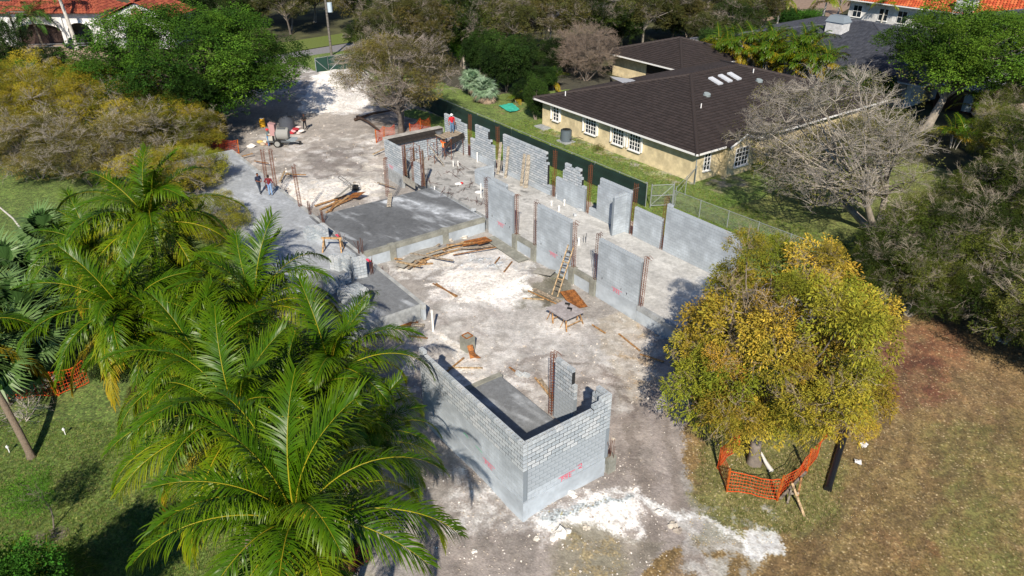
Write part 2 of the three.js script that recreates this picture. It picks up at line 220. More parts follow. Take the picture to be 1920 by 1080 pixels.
// road beyond the gate with its verge, neighbour's paved drive, paved drive by the far houses
function sheet(name, pts, y, m) { const b = new MB(); b.p = []; const q = pts.map((s) => V(s[0], y, s[1])); const s = THREE.ShapeUtils.triangulateShape(q.map((a) => new THREE.Vector2(a.x, -a.z)), []); q.forEach((a) => b.v(a.x, a.y, a.z, 0, 1, 0, a.x, a.z)); s.forEach((t) => b.i.push(...t)); return struct(b.build(name, m)); }
const XZ = (...a) => { const r = []; for (let k = 0; k < a.length; k += 2) { const q = P(a[k], a[k + 1]); r.push([q.x, q.z]); } return r; };
{
  const asphalt = M('#8e8d90', 0.95, { map: rep(nzFine, 1.3) }), paver = M('#b39f86', 0.95, { map: rep(nzBroad, 2.2) });
  const a = P(560, 112), b = P(760, 78), dir = b.clone().sub(a).setY(0).normalize(), n = V(-dir.z, 0, dir.x); if (n.x > 0) n.negate();
  const q = (p, s, t) => { const r = p.clone().addScaledVector(dir, s).addScaledVector(n, t); return [r.x, r.z]; };
  sheet('road', [q(a, -120, 0), q(b, 60, 0), q(b, 60, 6), q(a, -120, 6)], -0.15, asphalt);
  const verge = M('#6d7d35', 1, { map: rep(nzFine, 1.5) }); sheet('road_verge', [q(a, -120, 6.4), q(b, 60, 6.4), q(b, 60, 14), q(a, -120, 14)], -0.14, verge);
  sheet('courtyard_paving', XZ(-40, 150, 70, 118, 160, 112, 230, 100, 420, 60, 300, 40, 120, 70, -60, 80), -0.12, paver);
  sheet('drive_paving', XZ(1400, 45, 1480, 30, 1560, 34, 1600, 10, 1560, -60, 1440, -60, 1380, 20), -0.12, M('#a08a78', 0.95, { map: rep(nzBroad, 2.2) }));
  sheet('patio_paving', XZ(1810, 205, 1990, 190, 1990, 240, 1850, 245), 0.16, M('#c0ac96', 0.95, { map: rep(nzBroad, 2.2) }));
}
// ---------------------------------------------------------------- slabs of the house under construction
const SX0 = -72, SZ0 = -37, SW = 54, SD = 27;
const slabMap = dtex(2048, 1024, (i, j, o) => {
  const x = SX0 + i / 2048 * SW, z = SZ0 + j / 1024 * SD, dark = x > -50.5 && x < -42 && z > -28.5 && z < -18 ? 1 : x > -41.5 && z > -18.4 ? 0.75 : z < -28 ? (x < -44 ? 0.25 : 0) : 0.18;
  const wx = x + (fbm(x * 0.5, z * 0.5, 3) - 0.5) * 3, wz = z + (fbm(x * 0.5 + 8, z * 0.5, 3) - 0.5) * 3;
  let t = fbm(wx * 0.5, wz * 0.8, 5), s = sst(0.53, 0.8, fbm(x * 0.55 + 30 + (wx - x) * 0.3, z * 1.5 + x * 0.3, 5)); const swath = sst(1.5, 0.2, Math.abs((x + 46.5) * 0.5 + (z + 26.2))) * (x < -42.5 && x > -50 ? 1 : 0) * fbm(x * 2, z * 2, 3) * 1.3;
  let g = mix(mix(188, 166, t), mix(92, 118, t), dark); g = mix(g, 205, clamp(s * 0.6 + swath)); g *= 1 + 0.16 * (h2(i, j) - 0.5) + 0.2 * (fbm(x * 6, z * 6, 3) - 0.5);
  const d2 = sst(0.6, 0.75, fbm(x * 1.7 + 4, z * 1.7 + 90, 4)) * (x < -43 && z < -28.6 ? 0.5 : 0.14); g *= 1 - d2 * 0.5;
  g *= 1.02; const wm = z < -28.6 ? 1 : 0; o[0] = g * mix(0.955, 1.04, wm); o[1] = g * mix(0.99, 1.04, wm); o[2] = g * mix(1.02, 1.02, wm);
});
slabMap.wrapS = slabMap.wrapT = THREE.ClampToEdgeWrapping;
const slabMat = new THREE.MeshStandardMaterial({ map: slabMap, roughness: 0.8, bumpMap: rep(nzFine, 0.02), bumpScale: 0.002 });
function slab(x0, x1, z0, z1, top, bot, name, label) {
  const t = thing(name, label, 'slab', [0, 0, 0]);
  const b = new MB(), q = b.v.bind(b), a = [[x0, z1], [x1, z1], [x1, z0], [x0, z0]].map(([x, z]) => q(x, top, z, 0, 1, 0, (x - SX0) / SW, (z - SZ0) / SD)); b.i.push(a[0], a[1], a[2], a[0], a[2], a[3]);
  b.build('floor', slabMat, t);
  const e = new MB(); e.box((x0 + x1) / 2, bot, (z0 + z1) / 2, x1 - x0 - 0.004, top - bot - 0.004, z1 - z0 - 0.004); e.build('foundation', mat.footing, t); return t;
}
slab(-69.5, -34.17, -18.2, -12.4, S, -0.3, 'walkway_slab', 'long pale concrete slab strip beside the palms, block stacks on it');
slab(-50.25, -42.62, -28.58, -18.26, S - 0.02, -0.3, 'garage_slab', 'smooth dark grey concrete slab with white scuffs');
slab(-57.3, -22.6, -35.5, -28.84, S - 0.01, -0.3, 'wing_slab', 'pale concrete floor slab of the wing between two lines of block walls');
slab(-26, -17.75, -18.3, -13.6, 0.55, -0.3, 'room_slab', 'pale concrete floor inside the near L-shaped block wall');
function curb(name, label, a, b, w, top, bot, m = mat.beam, posts = []) {
  const t = thing(name, label, 'grade beam'), g = new MB(), d = b.clone().sub(a).normalize(), L = a.distanceTo(b);
  g.beam(a.clone().setY(top - 0.16), b.clone().setY(top - 0.16), w, 0.32); g.build('concrete_beam', m, t);
  const f = new MB(); f.beam(a.clone().setY((top - 0.32 + bot) / 2), b.clone().setY((top - 0.32 + bot) / 2), w - 0.06, top - 0.32 - bot - 0.003); f.build('foundation_wall', mat.slurry, t);
  for (const s of posts) { const c = a.clone().addScaledVector(d, s * L), k = new MB(); k.box(c.x, bot, c.z, 0.46, top - bot + 0.03, 0.46); k.build('pilaster', mat.beam, t); }
  return t;
}
curb('grade_beam', 'greenish concrete grade beam with two pilasters edging the dark slab', V(-42.44, 0, -18.5), V(-42.44, 0, -28.5), 0.34, S + 0.03, -0.2, mat.beam, [0.22, 0.65]);
curb('grade_beam', 'pale concrete curb along the walkway slab, pink paint on it', V(-69.5, 0, -18.33), V(-33.9, 0, -18.33), 0.24, S + 0.02, -0.25, M('#b9bdbc', 0.9, { map: rep(nzBroad, 1.3) }));
curb('grade_beam', 'grey-green grade beam with end pilasters in the first doorway gap', V(-38.84, 0, -28.7), V(-36.2, 0, -28.7), 0.24, S - 0.002, -0.25, mat.beam, [0.08, 0.92]);
curb('grade_beam', 'grey-green grade beam with end pilasters in the gap by the ladder', V(-32.54, 0, -28.7), V(-30.04, 0, -28.7), 0.24, S - 0.002, -0.25, mat.beam, [0.08, 0.92]);
curb('grade_beam', 'pale grade beam at the shaded end of the wing floor', V(-26.36, 0, -28.7), V(-22.6, 0, -28.7), 0.24, S - 0.002, -0.25, mat.footing);
curb('grade_beam', 'short grey grade beam at the head of the near room', V(-26.1, 0, -14), V(-26.1, 0, -18.4), 0.3, 0.6, -0.2);
// ---------------------------------------------------------------- concrete block walls
const BL = 0.406, BH = 0.203, BT = 0.2, J = 0.027;
function hollowBlock(l) {
  const s = new THREE.Shape(), a = l / 2, b = BT / 2; s.moveTo(-a, -b); s.lineTo(a, -b); s.lineTo(a, b); s.lineTo(-a, b); s.closePath();
  const n = l > 0.25 ? 2 : 1, w = (l - 0.035 * (n + 1)) / n; for (let k = 0; k < n; k++) { const x = -a + 0.035 + k * (w + 0.035), h = new THREE.Path(); h.moveTo(x, -b + 0.035); h.lineTo(x, b - 0.035); h.lineTo(x + w, b - 0.035); h.lineTo(x + w, -b + 0.035); h.closePath(); s.holes.push(h); }
  const g = new THREE.ExtrudeGeometry(s, { depth: BH - J, bevelEnabled: false }); g.rotateX(-Math.PI / 2); return g;
}
const solidBlock = (l) => { const b = new MB(); b.box(0, 0, 0, l, BH - J, BT); return b.geo(); };
const blockGeo = { f: solidBlock(BL - J), h: solidBlock(BL / 2 - J), F: hollowBlock(BL - J), H: hollowBlock(BL / 2 - J) };
// one straight run: along +X of the group 'root' at (x, z) turned by 'turn'; prof(u) = courses at distance u; slur = courses coated with slurry
function blockRun(root, ox, oz, turn, len, base, prof, o = {}) {
  const N = Math.round(len / BL * 2) / 2, slur = o.slurry ?? 0, single = o.single ?? (() => true), coat = new MB(), mort = new MB(), pale = new MB(), q = new THREE.Matrix4().makeRotationY(turn).setPosition(ox, base, oz);
  const box = (b, x, y, l, h, th) => { const c = []; for (const yy of [y, y + h]) for (const [i, j] of [[-1, 1], [1, 1], [1, -1], [-1, -1]]) c.push(V(x + i * l / 2, yy, j * th / 2).applyMatrix4(q)); b.hexa(c, x * 1.7 + y); };
  const K = Math.max(...Array.from({ length: Math.ceil(N * 2) }, (_, k) => prof((k + 0.5) * BL / 2)));
  const has = (u, k) => u > 0 && u < N * BL && k < prof(u);
  for (let k = 0; k < K; k++) {
    for (let x = (k + (o.shift ?? 0)) % 2 ? -BL / 2 : 0; x < N * BL - 0.01; x += BL) {
      const a = has(x + BL * 0.25, k), b = has(x + BL * 0.75, k); if (!a && !b) continue;
      const half = a !== b, cx = half ? x + (a ? 0.25 : 0.75) * BL : x + BL / 2, l = (half ? BL / 2 : BL), top = !has(cx - 0.1 * l, k + 1) || !has(cx + 0.1 * l, k + 1);
      if (k >= slur || top) { // a block of its own
        if (single(k) || top) { const m = mesh('block', blockGeo[half ? (top ? 'H' : 'h') : (top ? 'F' : 'f')], slur && k < slur ? mat.slurry : pick(mat.block), root); m.matrixAutoUpdate = true; m.position.copy(V(cx, k * BH + J / 2, 0).applyMatrix4(q)); m.rotation.y = turn; }
        else box(coat, cx, k * BH + J / 2, l - J, BH - J, BT);
        if (!top) { const e0 = Math.max(cx - l / 2, 0.03), e1 = Math.min(cx + l / 2, N * BL - 0.03); box(mort, (e0 + e1) / 2, k * BH, e1 - e0 + 0.001, BH, BT - 0.012); }
      } else if (single(k)) { const m = mesh('block', blockGeo[half ? 'h' : 'f'], mat.slurry, root); m.position.copy(V(cx, k * BH + J / 2, 0).applyMatrix4(q)); m.rotation.y = turn; box(pale, cx, k * BH, l + 0.001, BH, BT - 0.008); }
      else { box(coat, cx, k * BH + J / 4, l - J / 2, BH - J / 2, BT); box(pale, cx, k * BH, l + 0.001, BH, BT - 0.007); }
    }
  }
  for (let k = 0; k < coat.p.length / 3; k++) { coat.u[k * 2] = coat.p[k * 3] + coat.p[k * 3 + 2]; coat.u[k * 2 + 1] = coat.p[k * 3 + 1]; }
  if (coat.i.length) stuff(coat.build('coated_blocks', mat.slurry, root)); if (mort.i.length) mort.build('mortar', mat.mortar, root); if (pale.i.length) pale.build('mortar', mat.paleMortar, root);
}
function strokes(root, origin, ux, uy, list, m, w = 0.03) { // flat paint strokes on a wall face
  const b = new MB(); for (const s of list) for (let k = 0; k + 3 < s.length; k += 2) { const a = origin.clone().addScaledVector(ux, s[k]).addScaledVector(uy, s[k + 1]), c = origin.clone().addScaledVector(ux, s[k + 2]).addScaledVector(uy, s[k + 3]); const t = c.clone().sub(a).normalize(), n = ux.clone().cross(uy).normalize(), p = t.clone().cross(n).multiplyScalar(w / 2); a.addScaledVector(t, -w / 3); c.addScaledVector(t, w / 3); b.quad(a.clone().add(p), c.clone().add(p), c.clone().sub(p), a.clone().sub(p)); }
  return b.build('paint_mark', m, root);
}
const SCRIB = [[0, 0, 0.9, 0], [0.18, -0.03, 0.16, -0.26], [0.2, -0.06, 0.34, -0.08], [0.18, -0.15, 0.3, -0.17], [0.4, -0.04, 0.39, -0.24], [0.48, -0.04, 0.47, -0.26], [0.39, -0.14, 0.47, -0.14], [0.6, -0.04, 0.58, -0.24, 0.7, -0.25], [0.6, -0.14, 0.7, -0.14]];
rs(301);
{ // near corner room: L-shaped wall, right return stub
  const L = thing('block_wall', 'near L-shaped wall of pale concrete blocks, corner toward the dry field', 'block wall');
  const steps = (u, len) => u < 0.42 ? 16 : 15;
  blockRun(L, -25.77, -13.6, 0, 8.12, S, (u) => u < 0.25 ? 16 : u < 0.5 ? 15.5 : 15, { slurry: 8, single: (k) => k >= 8 });
  blockRun(L, -17.75, -13.72, Math.PI / 2, 4.26, S, (u) => u > 3.85 ? 17 : u > 3.5 ? 16 : 15, { slurry: 8, single: (k) => k >= 2, shift: 1 });
  blockRun(L, -18.66, -18.08, 0, 1.02, S, (u) => u < 0.2 ? 15 : 17, { slurry: 8, single: (k) => k >= 8 });
  const f = new MB(); f.box(-21.6, -0.5, -13.58, 7.9 + 0.14, 1.6 - 0.003, 0.24); f.box(-17.73, -0.5, -15.86, 0.24, 1.6 - 0.003, 4.32); f.box(-18.25, -0.5, -18.12, 0.8, 1.6 - 0.003, 0.22); f.build('foundation', mat.slurry, L);
  strokes(L, V(-17.605, 1.42, -15.35), V(0, 0, -1), V(0, 1, 0), [...SCRIB, [1.05, 0.12, 1.25, 0.16, 1.28, 0.02, 1.1, -0.05, 1.3, -0.1]], mat.redSpray);
  strokes(L, V(-20.55, 1.45, -13.495), V(1, 0, 0), V(0, 1, 0), SCRIB, mat.redSpray);
  strokes(L, V(-22.1, 1.75, -13.495), V(1, 0, 0), V(0, 1, 0), [[0, 0, 0.3, 0.05, 0.4, -0.06], [0.1, 0.1, 0.3, -0.05]], mat.greenSpray); strokes(L, V(-21.1, 1.68, -13.495), V(1, 0, 0), V(0, 1, 0), [[0, 0.04, 0.3, 0, 0.5, -0.02]], mat.greenSpray);
  const A = thing('block_wall', 'narrow freestanding block pier with hooked rebar beside it', 'block wall');
  blockRun(A, -21.75, -18.55, 0, 1.42, 0.55, (u) => u < 1.2 ? 17 : 12.5, { slurry: 9 });
}
function panel(label, x0, x1, z, prof, o = {}) { const t = thing('block_wall', label, 'block wall'); blockRun(t, x0, z, 0, x1 - x0, S, prof, { slurry: 99, single: () => false, ...o }); return t; }
{ // smooth panels facing the courtyard
  const ps = [['smooth block wall panel meeting the end of the greenish grade beam', -42.0, -38.9, 15], ['smooth block wall panel with the wooden ladder at its side', -36.15, -32.6, 15.5], ['smooth block wall panel beside the yellow-leaved tree shadow', -29.98, -26.4, 14.5]];
  for (const [l, a, b, n] of ps) { const t = panel(l, a, b, -28.72, () => n); strokes(t, V((a + b) / 2 - 0.4, S + 0.28, -28.612), V(1, 0, 0), V(0, 1, 0), SCRIB, mat.redSpray); const fw = new MB(); fw.box((a + b) / 2, -0.3, -28.72, b - a, S + 0.296, 0.224); fw.build('foundation', mat.slurry, t); const k = new MB(); for (const u of [0.5, 2.2, 2.7]) k.box(a + u, S + 0.42 - (u > 2.5 ? 0.1 : 0), -28.6, 0.03, 0.12, 0.02); k.build('wire_tie', mat.black, t); }
}
const Z1 = -35.4;
panel('grey block wall behind the worker in red, low rear wall', -58.9, -55.2, Z1, (u) => u < 2.6 ? 15 : 14, { slurry: 0, single: () => true });
panel('stepped grey block wall with a raised middle, seven courses of dark joints', -54.5, -50.75, Z1, (u) => u < 0.9 ? 9 : u < 2.9 ? 16 : u < 3.2 ? 12 : 10, { slurry: 3, single: (k) => k >= 3 });
panel('long grey block wall with timber boards leaning on it', -49.45, -42.95, Z1, (u) => u < 0.6 ? 17 : u < 5.8 ? 16.5 : u < 6.1 ? 13 : 4, { slurry: 2, single: (k) => k >= 2 });
panel('notched block wall with a wide raised centre, next to the boards wall', -42.3, -38.75, Z1, (u) => u < 0.85 ? 9 : u < 1.1 ? 13 : u < 1.6 ? 16 : u < 2.2 ? 15 : u < 2.75 ? 16 : u < 3 ? 13 : 10, { slurry: 9, single: (k) => k >= 9 });
{ const t = panel('tall block wall with a side return and a low window opening', -38.3, -34.0, Z1, (u) => u < 0.8 ? 3 : u < 1.1 ? 13 : 16, { slurry: 99 }); blockRun(t, -34.5, -35.3, -Math.PI / 2, 1.25, S, () => 15, { slurry: 99, single: () => false }); }
panel('low smooth block wall between two rusty column cages', -33.6, -31.0, Z1, () => 10.5);
panel('smooth block wall partly hidden by the yellow-leaved tree', -30.68, -24.6, Z1, (u) => u < 0.4 ? 16.5 : 15.5);
panel('low smooth block partition inside the wing floor', -48.9, -44.5, -32.1, (u) => 6);
{ const t = thing('block_wall', 'short block return of the low wing partition', 'block wall'); blockRun(t, -48.85, -32.25, Math.PI / 2, 1.6, S, () => 6, { slurry: 99, single: () => false }); }
{ // far room
  const a = thing('block_wall', 'block wall of the far room with red paint along its pale base', 'block wall'); blockRun(a, -57.0, -28.05, 0, 3.0, S, () => 12, { slurry: 2, single: (k) => k >= 2 });
  strokes(a, V(-56.4, S + 0.3, -27.94), V(1, 0, 0), V(0, 1, 0), SCRIB, mat.redSpray); const fb = new MB(); fb.box(-55.5, -0.2, -28.02, 3.04, 1.297, 0.24); fb.build('foundation', mat.footing, a);
  const b = thing('block_wall', 'narrow block pier between two wooden column forms of far room', 'block wall'); blockRun(b, -52.0, -28.1, 0, 1.0, S, () => 9, { slurry: 2, single: (k) => k >= 2 });
  const f = thing('block_wall', 'end wall of the far room carrying a fresh concrete tie beam', 'block wall'); blockRun(f, -57.05, -28.3, Math.PI / 2, 5.4, S, () => 10, { slurry: 0, single: () => false });
  const tb = new MB(); tb.box(-57.15, S + 2.03, -31, 0.75, 0.42, 5.8); tb.build('tie_beam', M('#bdb9b0', 0.9, { map: rep(nzBroad, 1.5) }), f); const fp = new MB(); fp.box(-56.76, S + 1.78, -31, 0.03, 0.66, 5.6); fp.build('form_board', mat.formPly, f);
  const g = thing('form_panel', 'grey plywood foundation form between far room walls', 'formwork'); const gb = new MB(); gb.box(-53.0, 0.5, -28.0, 2.0, 0.62, 0.04); gb.build('board', mat.greyPly, g);
}
// ---------------------------------------------------------------- rebar
function cage(x, z, base, h, label, group, o = {}) {
  const t = thing('rebar_cage', label, 'rebar cage', [x, base, z], R(-0.05, 0.05), group), w = o.w ?? 0.2, m = o.dark ? mat.rustDark : mat.rust, lean = V(R(-0.03, 0.03), 0, R(-0.03, 0.03));
  const at = (i, j, y) => V(i * w / 2, y, j * w / 2).addScaledVector(lean, y);
  for (const [i, j] of [[-1, -1], [1, -1], [1, 1], [-1, 1]]) { const b = new MB(), e = h * R(0.95, 1.02), pts = [at(i, j, 0), at(i, j, h / 2), at(i, j, e)]; if (o.hook) pts.push(at(i, j, e + 0.04).add(V(0.05, 0, 0)), at(i, j, e - 0.02).add(V(R(0.2, 0.4), 0, R(-0.1, 0.1)))); b.tube(pts, 0.016, 4); b.build('bar', m, t); }
  const b = new MB(); for (let y = 0.1; y < h - 0.1; y += 0.16) { const q = [[-1, -1], [1, -1], [1, 1], [-1, 1], [-1, -1]].map(([i, j]) => at(i * 1.12, j * 1.12, y + R(-0.02, 0.02))); for (let k = 0; k < 4; k++) b.tube([q[k], q[k + 1]], 0.01, 3, false); } stuff(b.build('tie_hoops', m, t));
  if (o.form) { const f = new MB(); f.box(0, 0, -w / 2 - 0.04, w + 0.1, h * 0.95, 0.03); f.build('form_board', mat.greyWood, t); }
  return t;
}
rs(77);
for (const [x, h, k, l] of [[-42.3, 3.2, 0, 'dark rebar column cage where the greenish grade beam meets the smooth panel'], [-38.62, 3.2, 1, 'hooked rebar cage at the far side of the first doorway gap'], [-36.45, 3.3, 0, 'slim hooked rebar cage before the ladder panel'], [-32.35, 3.3, 1, 'double hooked rebar cage behind the wooden ladder'], [-30.22, 3.3, 0, 'bent-topped rebar cage beside the narrow dark form board gap'], [-26.15, 3.3, 1, 'hooked rebar cage at the panel end in tree shadow']]) cage(x, -28.72, S, h, l, 'cages beside the smooth panels', { hook: 1, w: 0.17, dark: !k });
for (const [x, l] of [[-54.85, 'tall rusty cage between the red-shirt wall and stepped wall'], [-50.25, 'tall rusty cage between stepped wall and leaning boards wall'], [-42.62, 'tall rusty cage between leaning boards wall and notched wall'], [-38.52, 'tall rusty cage between notched wall and low window opening'], [-33.8, 'tall rusty cage between the return wall and low smooth wall'], [-30.85, 'tall rusty cage between low smooth wall and tree-hidden wall']]) cage(x, Z1, S, 3.9, l, 'cages in the rear wall gaps', { w: 0.2 });
for (const [x, z, h, l] of [[-53.8, -28.1, 2.8, 'rebar cage on a form board at the far room wall end'], [-52.25, -28.1, 3.0, 'rebar cage on a form board before the narrow pier'], [-50.75, -28.1, 3.2, 'rebar cage on a form board after the narrow pier']]) cage(x, z, S, h, l, 'cages of the far room', { form: 1 });
for (const [px, py, h, l] of [[727, 368, 3.3, 'freestanding rusty rebar cage at the dark slab corner by the far room'], [502, 357, 3.4, 'freestanding rebar cage between the two men on the walkway'], [563, 387, 3.4, 'freestanding rebar cage at the curb by the plank heap'], [517, 350, 3.2, 'freestanding rebar cage behind the man in maroon']]) { const q = P(px, py, S); cage(q.x, q.z, S, h, l, 'cages along the yard', { hook: 1 }); }
cage(-21.95, -18.5, 0.55, 3.75, 'tall hooked rebar cage beside the narrow block pier', null, { hook: 1, w: 0.2 });
function starters(x, z, base, h, label, group) { const t = thing('starter_bars', label, 'starter bars', [x, base, z], 0, group); for (let k = 0; k < 9; k++) { const b = new MB(), u = R(-0.15, 0.15), v = R(-0.15, 0.15), f = k > 5 ? 0.35 : 0.04; b.tube([V(u, -0.05, v), V(u + R(-f, f), h * R(0.7, 1), v + R(-f, f))], 0.013, 4); b.build('bar', mat.rustDark, t); } return t; }
for (const [px, py] of [[583, 402], [605, 417], [640, 462], [677, 476]]) { const q = P(px, py, S); starters(q.x, q.z, S, 1.15, 'bundle of dark rusty starter bars standing in the walkway slab', 'starter bars along the walkway slab'); }
{ const q = P(700, 512, S); starters(q.x, q.z + 0.1, S, 1.2, 'bundle of starter bars at the corner of curb and grade beam'); const r = P(717, 522, 0.4); starters(r.x, r.z, 0.0, 1.3, 'loose rusty starter bars outside the curb by the plank pile'); starters(-17.7, -18.4, 0.9, 1.1, 'short starter bars on the footing stub at the near wall end'); const k = thing('footing_stub', 'grey footing stub at the end of the near wall', 'footing'); const b = new MB(); b.box(-17.7, -0.4, -18.45, 0.3, 1.35, 0.44); b.build('concrete', mat.beam, k); }
// rebar mats and pipes poking from the wing floor
for (let k = 0; k < 9; k++) { const q = [P(790, 335, S), P(800, 345, S), P(862, 318, S), P(915, 325, S), P(835, 362, S), P(870, 352, S), P(780, 312, S), P(845, 330, S), P(895, 380, S)][k], t = thing('bent_rebar', 'tangle of bent rebar and wire on the wing floor', 'rebar', [q.x, S, q.z], R(6), 'bent rebar on the wing floor'), b = new MB(); for (let i = 0; i < 7; i++) { const u = R(-0.8, 0.8), v = R(-0.6, 0.6); b.tube([V(u, 0.02, v), V(u + R(-0.4, 0.4), R(0.1, 0.5), v + R(-0.3, 0.3)), V(u + R(-0.8, 0.8), 0.03, v + R(-0.5, 0.5))], 0.014, 3); } stuff(b.build('bars', mat.rustDark, t)); }
for (const [px, py, h, r] of [[850, 312, 0.55, 0.05], [859, 311, 0.5, 0.05], [895, 303, 0.9, 0.06], [902, 370, 1.2, 0.05], [1034, 385, 0.4, 0.07], [1058, 385, 0.5, 0.07], [1048, 395, 0.45, 0.08], [1085, 459, 0.6, 0.07], [815, 355, 0.3, 0.05]]) { const q = P(px, py, S), t = thing('vent_pipe', 'white plastic pipe stub rising from the wing floor', 'pipe', [q.x, S - 0.05, q.z], 0, 'pipe stubs in the wing floor'), b = new MB(); b.tube([V(0, 0, 0), V(0, h, 0)], r, 8); b.build('pipe', mat.pvc, t); const c = new MB(); c.tube([V(0, h - 0.08, 0), V(0, h + 0.02, 0)], r * 1.25, 8); c.build('coupling', mat.pvc, t); }
{ const q = P(812.5, 622), t = thing('standpipe', 'white plastic standpipe standing alone in the dirt', 'pipe', [q.x, 0, q.z]), b = new MB(); b.tube([V(0, -0.1, 0), V(-0.05, 1.4, 0)], 0.07, 10); b.build('pipe', mat.pvc, t); const c = new MB(); c.tube([V(-0.046, 1.3, 0), V(-0.05, 1.45, 0)], 0.085, 10); c.build('cap', mat.pvc, t); }
{ const q = P(1098, 455, S), t = thing('conduit', 'pair of dark conduit stubs in the wing floor', 'conduit', [q.x, S, q.z]), b = new MB(); b.rod(V(0, -0.05, 0), V(0.05, 0.75, 0), 0.025); b.rod(V(-0.12, -0.05, 0.1), V(-0.15, 0.5, 0.08), 0.025); b.build('stubs', mat.steel, t); }
// ---------------------------------------------------------------- stacks of blocks
function blockStack(px, py, nx, nz, ny, turn, label, drop = 0) {
  const q = P(px, py, S), t = thing('block_stack', label, 'block stack', [q.x, S, q.z], turn);
  for (let k = 0; k < ny; k++) for (let i = 0; i < nx; i++) for (let j = 0; j < nz; j++) { if (k === ny - 1 && drop && h2(i + px, j + py) < drop) continue; const m = mesh('block', k >= ny - 2 ? blockGeo.F : blockGeo.f, pick(mat.block), t); m.position.set((i - (nx - 1) / 2) * BL + R(-0.01, 0.01), k * 0.2 + 0.002, (j - (nz - 1) / 2) * 0.21 + R(-0.01, 0.01)); }
  return t;
}
rs(55);
blockStack(668, 574, 3, 6, 6, 0.1, 'large pallet of hollow blocks on the walkway slab under palm shade');
blockStack(676, 519, 1, 4, 7, -0.15, 'tall block stack nearest the pink-painted curb'); blockStack(656, 506, 2, 3, 6, 0.2, 'block stack behind the stack at the pink-painted curb', 0.3); blockStack(648, 530, 1, 3, 3, 0.1, 'low block stack with blocks on their side'); blockStack(640, 540, 1, 2, 3, 0.1, 'small pair of blocks beside low block stack'); blockStack(632, 505, 2, 2, 5, 0.4, 'block stack under the timber trestle'); blockStack(622, 545, 2, 3, 5, 0.2, 'block stack at the tip of a palm frond', 0.2); blockStack(645, 560, 1, 3, 4, 0.1, 'block stack against the large pallet'); blockStack(585, 445, 2, 4, 4, 0.1, 'wide block stack on the walkway by the slab corner', 0.2); blockStack(605, 447, 2, 3, 5, 0.1, 'block stack with pink paint at the slab corner'); blockStack(565, 570, 2, 2, 4, 0.5, 'block stack half hidden in palm shade');
function looseBlock(px, py, h, label, m = mat.block[2], group) { const q = P(px, py, h), t = thing('loose_block', label, 'concrete block', [q.x, h + (h < 0.5 ? gh(q.x, q.z) : 0), q.z], R(6), group), b = mesh('block_body', blockGeo.F, m, t); b.rotation.z = R(-0.2, 0.2); return t; }
for (const [px, py] of [[973, 703], [987, 706], [1078, 405], [1086, 395], [888, 395]]) looseBlock(px, py, px < 1000 && px > 950 ? 0.02 : S + 0.01, 'single hollow block lying loose', mat.block[2], 'loose blocks');
for (const [px, py, y] of [[1045, 372, 0], [1085, 386, 0], [1085, 391, 0]]) { const q = P(px, py, S), t = thing('loose_block', 'hollow block stood on end by the notched wall', 'concrete block', [q.x, S, q.z], 0.4, 'blocks on end'), b = mesh('block_body', blockGeo.F, mat.block[2], t); b.rotation.z = Math.PI / 2; b.position.set(0.1, 0.2, 0); }
{ const q = P(877, 655), t = thing('column_form', 'grey concrete column stub with a plywood collar', 'column stub', [q.x, 0, q.z], 0.1), b = new MB(); b.box(0, -0.2, 0, 0.62, 1.1, 0.62); b.build('concrete', mat.beam, t); const c = new MB(); for (const [x, z, a, w] of [[0, 0.25, 0.5, 0.04], [0, -0.25, 0.5, 0.04], [0.25, 0, 0.04, 0.46], [-0.25, 0, 0.04, 0.46]]) c.box(x * 0.9, 0.9, z * 0.9, a * 0.8, 0.07, w); c.build('collar', mat.ply, t); }
// ---------------------------------------------------------------- timber
function plank(a, b, w, th, m, label, group, roll = 0) { const t = thing('plank', label, 'plank', [a.x, a.y, a.z], 0, group), g = new MB(); g.beam(V(0, 0, 0), b.clone().sub(a), w, th, roll, R(9)); g.build('board', m, t); return t; }
const gp = (px, py, e = 0.05) => { const q = P(px, py); q.y = gh(q.x, q.z) + e; return q; };
rs(91);
const pile = [[748, 503, 812, 498], [775, 505, 850, 470], [790, 495, 860, 478], [820, 482, 925, 466], [830, 478, 900, 462], [740, 490, 800, 500], [765, 512, 825, 468], [850, 488, 930, 472], [860, 480, 905, 474], [770, 486, 850, 500], [800, 490, 870, 470], [745, 500, 790, 512], [838, 476, 888, 470]];
pile.forEach(([a, b, c, d], k) => plank(gp(a, b, 0.08 + k * 0.03), gp(c, d, 0.1 + k * 0.035), R(0.09, 0.2), 0.04, pick(mat.wood), 'scrap plank in the long lumber pile below the grade beam', 'lumber pile below the grade beam'));
const sheets = [[762, 500, 1.5, 0.75, 0.35, mat.greyPly, 'grey plywood sheet at the end of the lumber pile', 0.3], [800, 485, 2.2, 1.1, 0.2, mat.greyPly, 'large grey plywood sheet lying on the lumber pile', 0.22], [890, 466, 1.9, 0.7, 0.25, mat.ply, 'orange plywood strip on the lumber pile', 0.45], [905, 462, 1.2, 0.8, 0.2, mat.ply, 'orange plywood offcut near the wall corner', 0.4]];
function sheetOf(px, py, l, w, turn, m, label, h = 0.1, tilt = 0) { const q = P(px, py), t = thing('plywood_sheet', label, 'plywood', [q.x, gh(q.x, q.z) + h, q.z], turn), b = new MB(); b.box(0, 0, 0, l, 0.02, w); const e = b.build('sheet', m, t); e.rotation.z = tilt; e.rotation.x = tilt * 0.6; return t; }
for (const [px, py, l, w, , m, lab, h] of sheets) sheetOf(px, py, l, w, Math.PI / 2 + R(-0.4, 0.4), m, lab, h, R(-0.08, 0.08));
